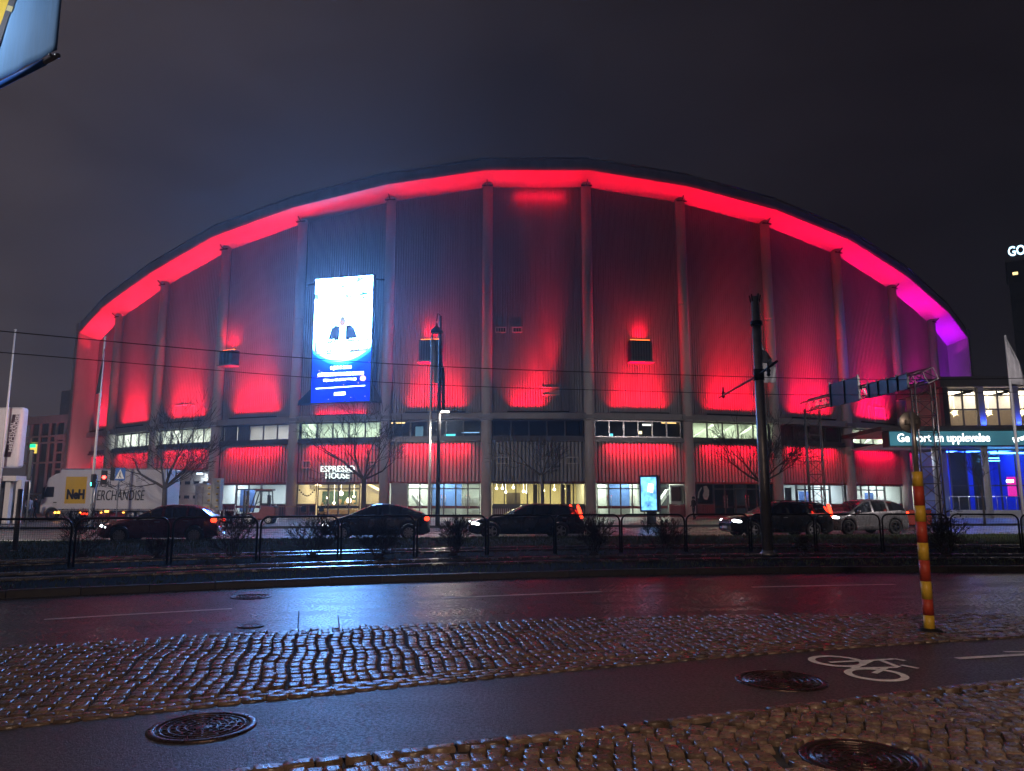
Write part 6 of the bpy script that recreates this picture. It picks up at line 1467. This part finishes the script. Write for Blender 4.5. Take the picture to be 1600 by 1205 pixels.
tree(1192, 49.0, 752, 672, 80, 21, 'bare tree standing behind the tram mast', [(-1, .45, 1.15), (-.7, .8, 1.1), (.1, 1, 1), (.8, .8, 1), (1, .4, .9)], r0=.15)
tree(1537, 47.0, 770, 715, 20, 33, 'slender young bare tree in front of the blue lit foyer', [(-.3, 1, .9), (.3, 1, .9), (.05, 1, 1)], r0=.07, depth=3)
def shrub(x, yb, ytop, halfw, seed, lab, dense=5, depth=3):
    g0 = ground(x, yb, .1); rnd = random.Random(seed); e = empty('bare_shrub', (g0.x, g0.y, .1), 0, lab, 'shrub', 'bare shrubs along the tram fence'); H = at_y(x, ytop, g0.y).z - .1; wd = halfw / F_PX * g0.y
    mb = MB()
    for k in range(dense):
        a = rnd.uniform(0, 6.28); q = rnd.uniform(.25, 1); dx, dy = math.cos(a) * q * wd / H, math.sin(a) * q * .35
        grow(mb, Vector((math.cos(a) * .08, math.sin(a) * .08, -.02)), Vector((dx, dy, 1)).normalized(), .016, H * .31, depth, rnd, .5, .1, seg=3, rmin=.0045, n=4)
    mb.build('stems', M['twig'], e)
    MB().lathe([(.16, 0), (.13, .05), (.05, .12), (0, .13)], 9).build('root_clump', M['twig'], e); return e
SH = [(128, 872, 800, 38, 6, 'bare shrub by the left end of the tram fence'), (245, 871, 838, 28, 5, 'low bare shrub under the red hatchback'), (362, 872, 800, 38, 6, 'bare shrub between the red hatchback and the dark liftback'), (488, 871, 805, 45, 7, 'bare open shrub in front of the dark liftback\'s nose'), (592, 873, 815, 48, 8, 'bare shrub with dense base under the dark liftback'), (708, 868, 808, 36, 8, 'bare shrub between the dark liftback and the black estate'), (928, 868, 808, 42, 8, 'bare shrub behind the black estate\'s tail'), (1030, 868, 808, 42, 6, 'bare shrub in front of the advertising pillar'), (1262, 867, 835, 26, 4, 'low bare shrub beside the foot of the tram mast'), (1478, 869, 798, 40, 16, 'bushy dark shrub beside the striped sign pole')]
for i, (x, yb, yt, hw, dn, lab) in enumerate(SH): shrub(x, yb, yt, hw, 50 + i, lab, dn, 4 if dn < 10 else 3)
# leaves kept by the bushy one
rnd = random.Random(77); g0 = ground(1478, 869, .1); mb = MB()
for i in range(900):
    a, q = rnd.uniform(0, 6.28), math.sqrt(rnd.random()); z = rnd.uniform(.25, 1.3); p = Vector((g0.x + math.cos(a) * q * .72 * (1 - abs(z - .8) * .5), g0.y + math.sin(a) * q * .45, .1 + z)); t = Vector((rnd.gauss(0, 1), rnd.gauss(0, 1), rnd.gauss(0, 1))).normalized(); u = t.orthogonal().normalized()
    mb.add([p - t * .035, p + u * .014, p + t * .035, p - u * .014], [(0, 1, 2, 3)])
sb = [o for o in bpy.data.objects if o.get('label', '').startswith('bushy dark shrub')][0]; o = mb.build('leaves', pbr('dark_leaf', (.03, .035, .018), .5, var=.3), sb, world=True); o['kind'] = 'stuff'
# planter and sign box near the entrance
pb = at_y(1432, 795, 47.5); e = empty('red_planter', (pb.x, 47.5, .14), 0, 'small red box planter on the pavement before the entrance hall', 'planter'); mb = MB(); mb.box((0, 0, .45), (1.5, .6, .9)); bevel(mb.build('box', M['redp'], e), .03); mb = MB(); mb.box((0, 0, .88), (1.3, .45, .06)); mb.build('soil', M['trackbed'], e)
# ================================================================== assumed near-pavement lamp behind the viewer, unseen, added to light the foreground
def assumed_near_lamp(x, y, h, lab, power, c, aim):
    e = empty('street_lamp', (x, y, 0), 0, lab, 'street lamp')  # assumed lamp, unseen, lights the near cobbles
    MB().tube([(0, 0, 0), (0, 0, h)], [.09, .06], 12).build('pole', M['galv'], e); MB().tube([(0, 0, h - .1), (0, .5, h + .15), (0, 1.3, h + .2)], .04, 8).build('arm', M['galv'], e)
    mb = MB(); mb.box((0, 1.55, h + .2), (.3, .7, .12)); bevel(mb.build('housing', M['galv'], e), .03); mb = MB(); mb.box((0, 1.55, h + .125), (.22, .5, .02)); mb.build('lens', emit('assumed_lamp_glow', c, 12), e)
    spot('assumed_lamp_light', (x, y + 1.55, h + .08), aim, power, c, 150, .5, .2, e); return e
assumed_near_lamp(1.8, -2.2, 6.0, 'assumed unseen street lamp on the near cobbled pavement behind the viewer', 1150, (1, .68, .46), (0, .35, -1))
# unseen lamps added on either side to brighten the lorry, cars and wall
def added_verge_lamp(x, y, h, lab, power, c):
    e = empty('added_verge_lamp', (x, y, .14), 0, lab, 'street lamp')
    MB().tube([(0, 0, 0), (0, 0, h)], [.11, .07], 12).build('pole', M['galv'], e); MB().lathe([(.08, 0), (.3, .02), (.34, .12), (.1, .2), (0, .2)], 16, Matrix.Translation((0, 0, h))).build('lantern', M['dark'], e)
    MB().lathe([(0, -.02), (.26, -.01), (.28, .0)], 16, Matrix.Translation((0, 0, h - .02))).build('lens', emit('added_lamp_glow', c, 12), e)
    spot('added_verge_light', (x, y, h - .1), (0, .95, -1), power, c, 138, .35, .2, e); return e
added_verge_lamp(-24.5, 30, 9.5, 'added unseen street lamp on the grass verge outside the left end of the fence', 8000, (1, .86, .80))
added_verge_lamp(26.5, 29.5, 9.5, 'added unseen street lamp on the grass verge outside the right end of the fence', 5200, (1, .88, .88))
# unseen lamp added on the post to brighten the street banner
fl = bpst + Vector((.0, -.1, bc.z + .9 - bpst.z)) + nb * 1.3
MB().tube([bpst + Vector((0, 0, bc.z + .9 - bpst.z)), fl], .02, 8).build('added_floodlight_arm', M['galv'], ban, world=True)
mb = MB(); mb.box(fl, (.16, .12, .12)); mb.build('added_floodlight', M['dark'], ban, world=True)
spot('added_banner_light', fl - nb * .1, (bc + bd * .7 + Vector((0, 0, .9))) - fl, 75, (.85, .94, 1), 120, .5, .05, ban)
# ================================================================== damp night air
hz_o = MB(); hz_o.obox((-120, -40, -1.2), (240, 0, 0), (0, 300, 0), (0, 0, 110))
hm = bpy.data.materials.new('damp_air'); hm.use_nodes = True; t = hm.node_tree; t.nodes.clear()
o_ = t.nodes.new('ShaderNodeOutputMaterial'); pv = t.nodes.new('ShaderNodeVolumePrincipled')
pv.inputs['Color'].default_value = (.72, .84, 1, 1); pv.inputs['Density'].default_value = .0016; pv.inputs['Anisotropy'].default_value = .72
t.links.new(pv.outputs[0], o_.inputs['Volume'])
haze = hz_o.build('haze', hm); tag(haze, 'thin damp haze in the night air', 'haze', kind='stuff')
# ================================================================== pieces that can be picked apart become parts of their own
SPLIT = {'handle', 'bracket', 'push_rail', 'ceiling_beam', 'ceiling_lamp', 'hall_pillar', 'pillar_wall', 'stair_flight', 'blue_light_line', 'dark_partition', 'mounting_rail', 'blue_wall', 'seat', 'edge_rail', 'caption_rule', 'picture_jacket'}
def split_islands(o):
    me = o.data; par = list(range(len(me.vertices)))
    def find(a):
        while par[a] != a: par[a] = par[par[a]]; a = par[a]
        return a
    for p in me.polygons:
        v = list(p.vertices); r = find(v[0])
        for k in v[1:]: par[find(k)] = r
    groups = {}
    for p in me.polygons: groups.setdefault(find(p.vertices[0]), []).append(p)
    if len(groups) < 2: return
    for i, ps in enumerate(groups.values()):
        idx = {}; vs = []; fs = []
        for p in ps:
            f = []
            for v in p.vertices:
                if v not in idx: idx[v] = len(vs); vs.append(tuple(me.vertices[v].co))
                f.append(idx[v])
            fs.append(f)
        nm = bpy.data.meshes.new(me.name.split('.')[0]); nm.from_pydata(vs, [], fs)
        for m_ in me.materials: nm.materials.append(m_)
        nm.polygons.foreach_set('material_index', [p.material_index for p in ps]); nm.polygons.foreach_set('use_smooth', [p.use_smooth for p in ps]); nm.update()
        if i == 0: first_mesh = nm
        else:
            c = o.copy(); c.data = nm; col.objects.link(c)
    o.data = first_mesh
for o in list(bpy.data.objects):
    if o.type == 'MESH' and o.name.split('.')[0] in SPLIT and not o.children: split_islands(o)
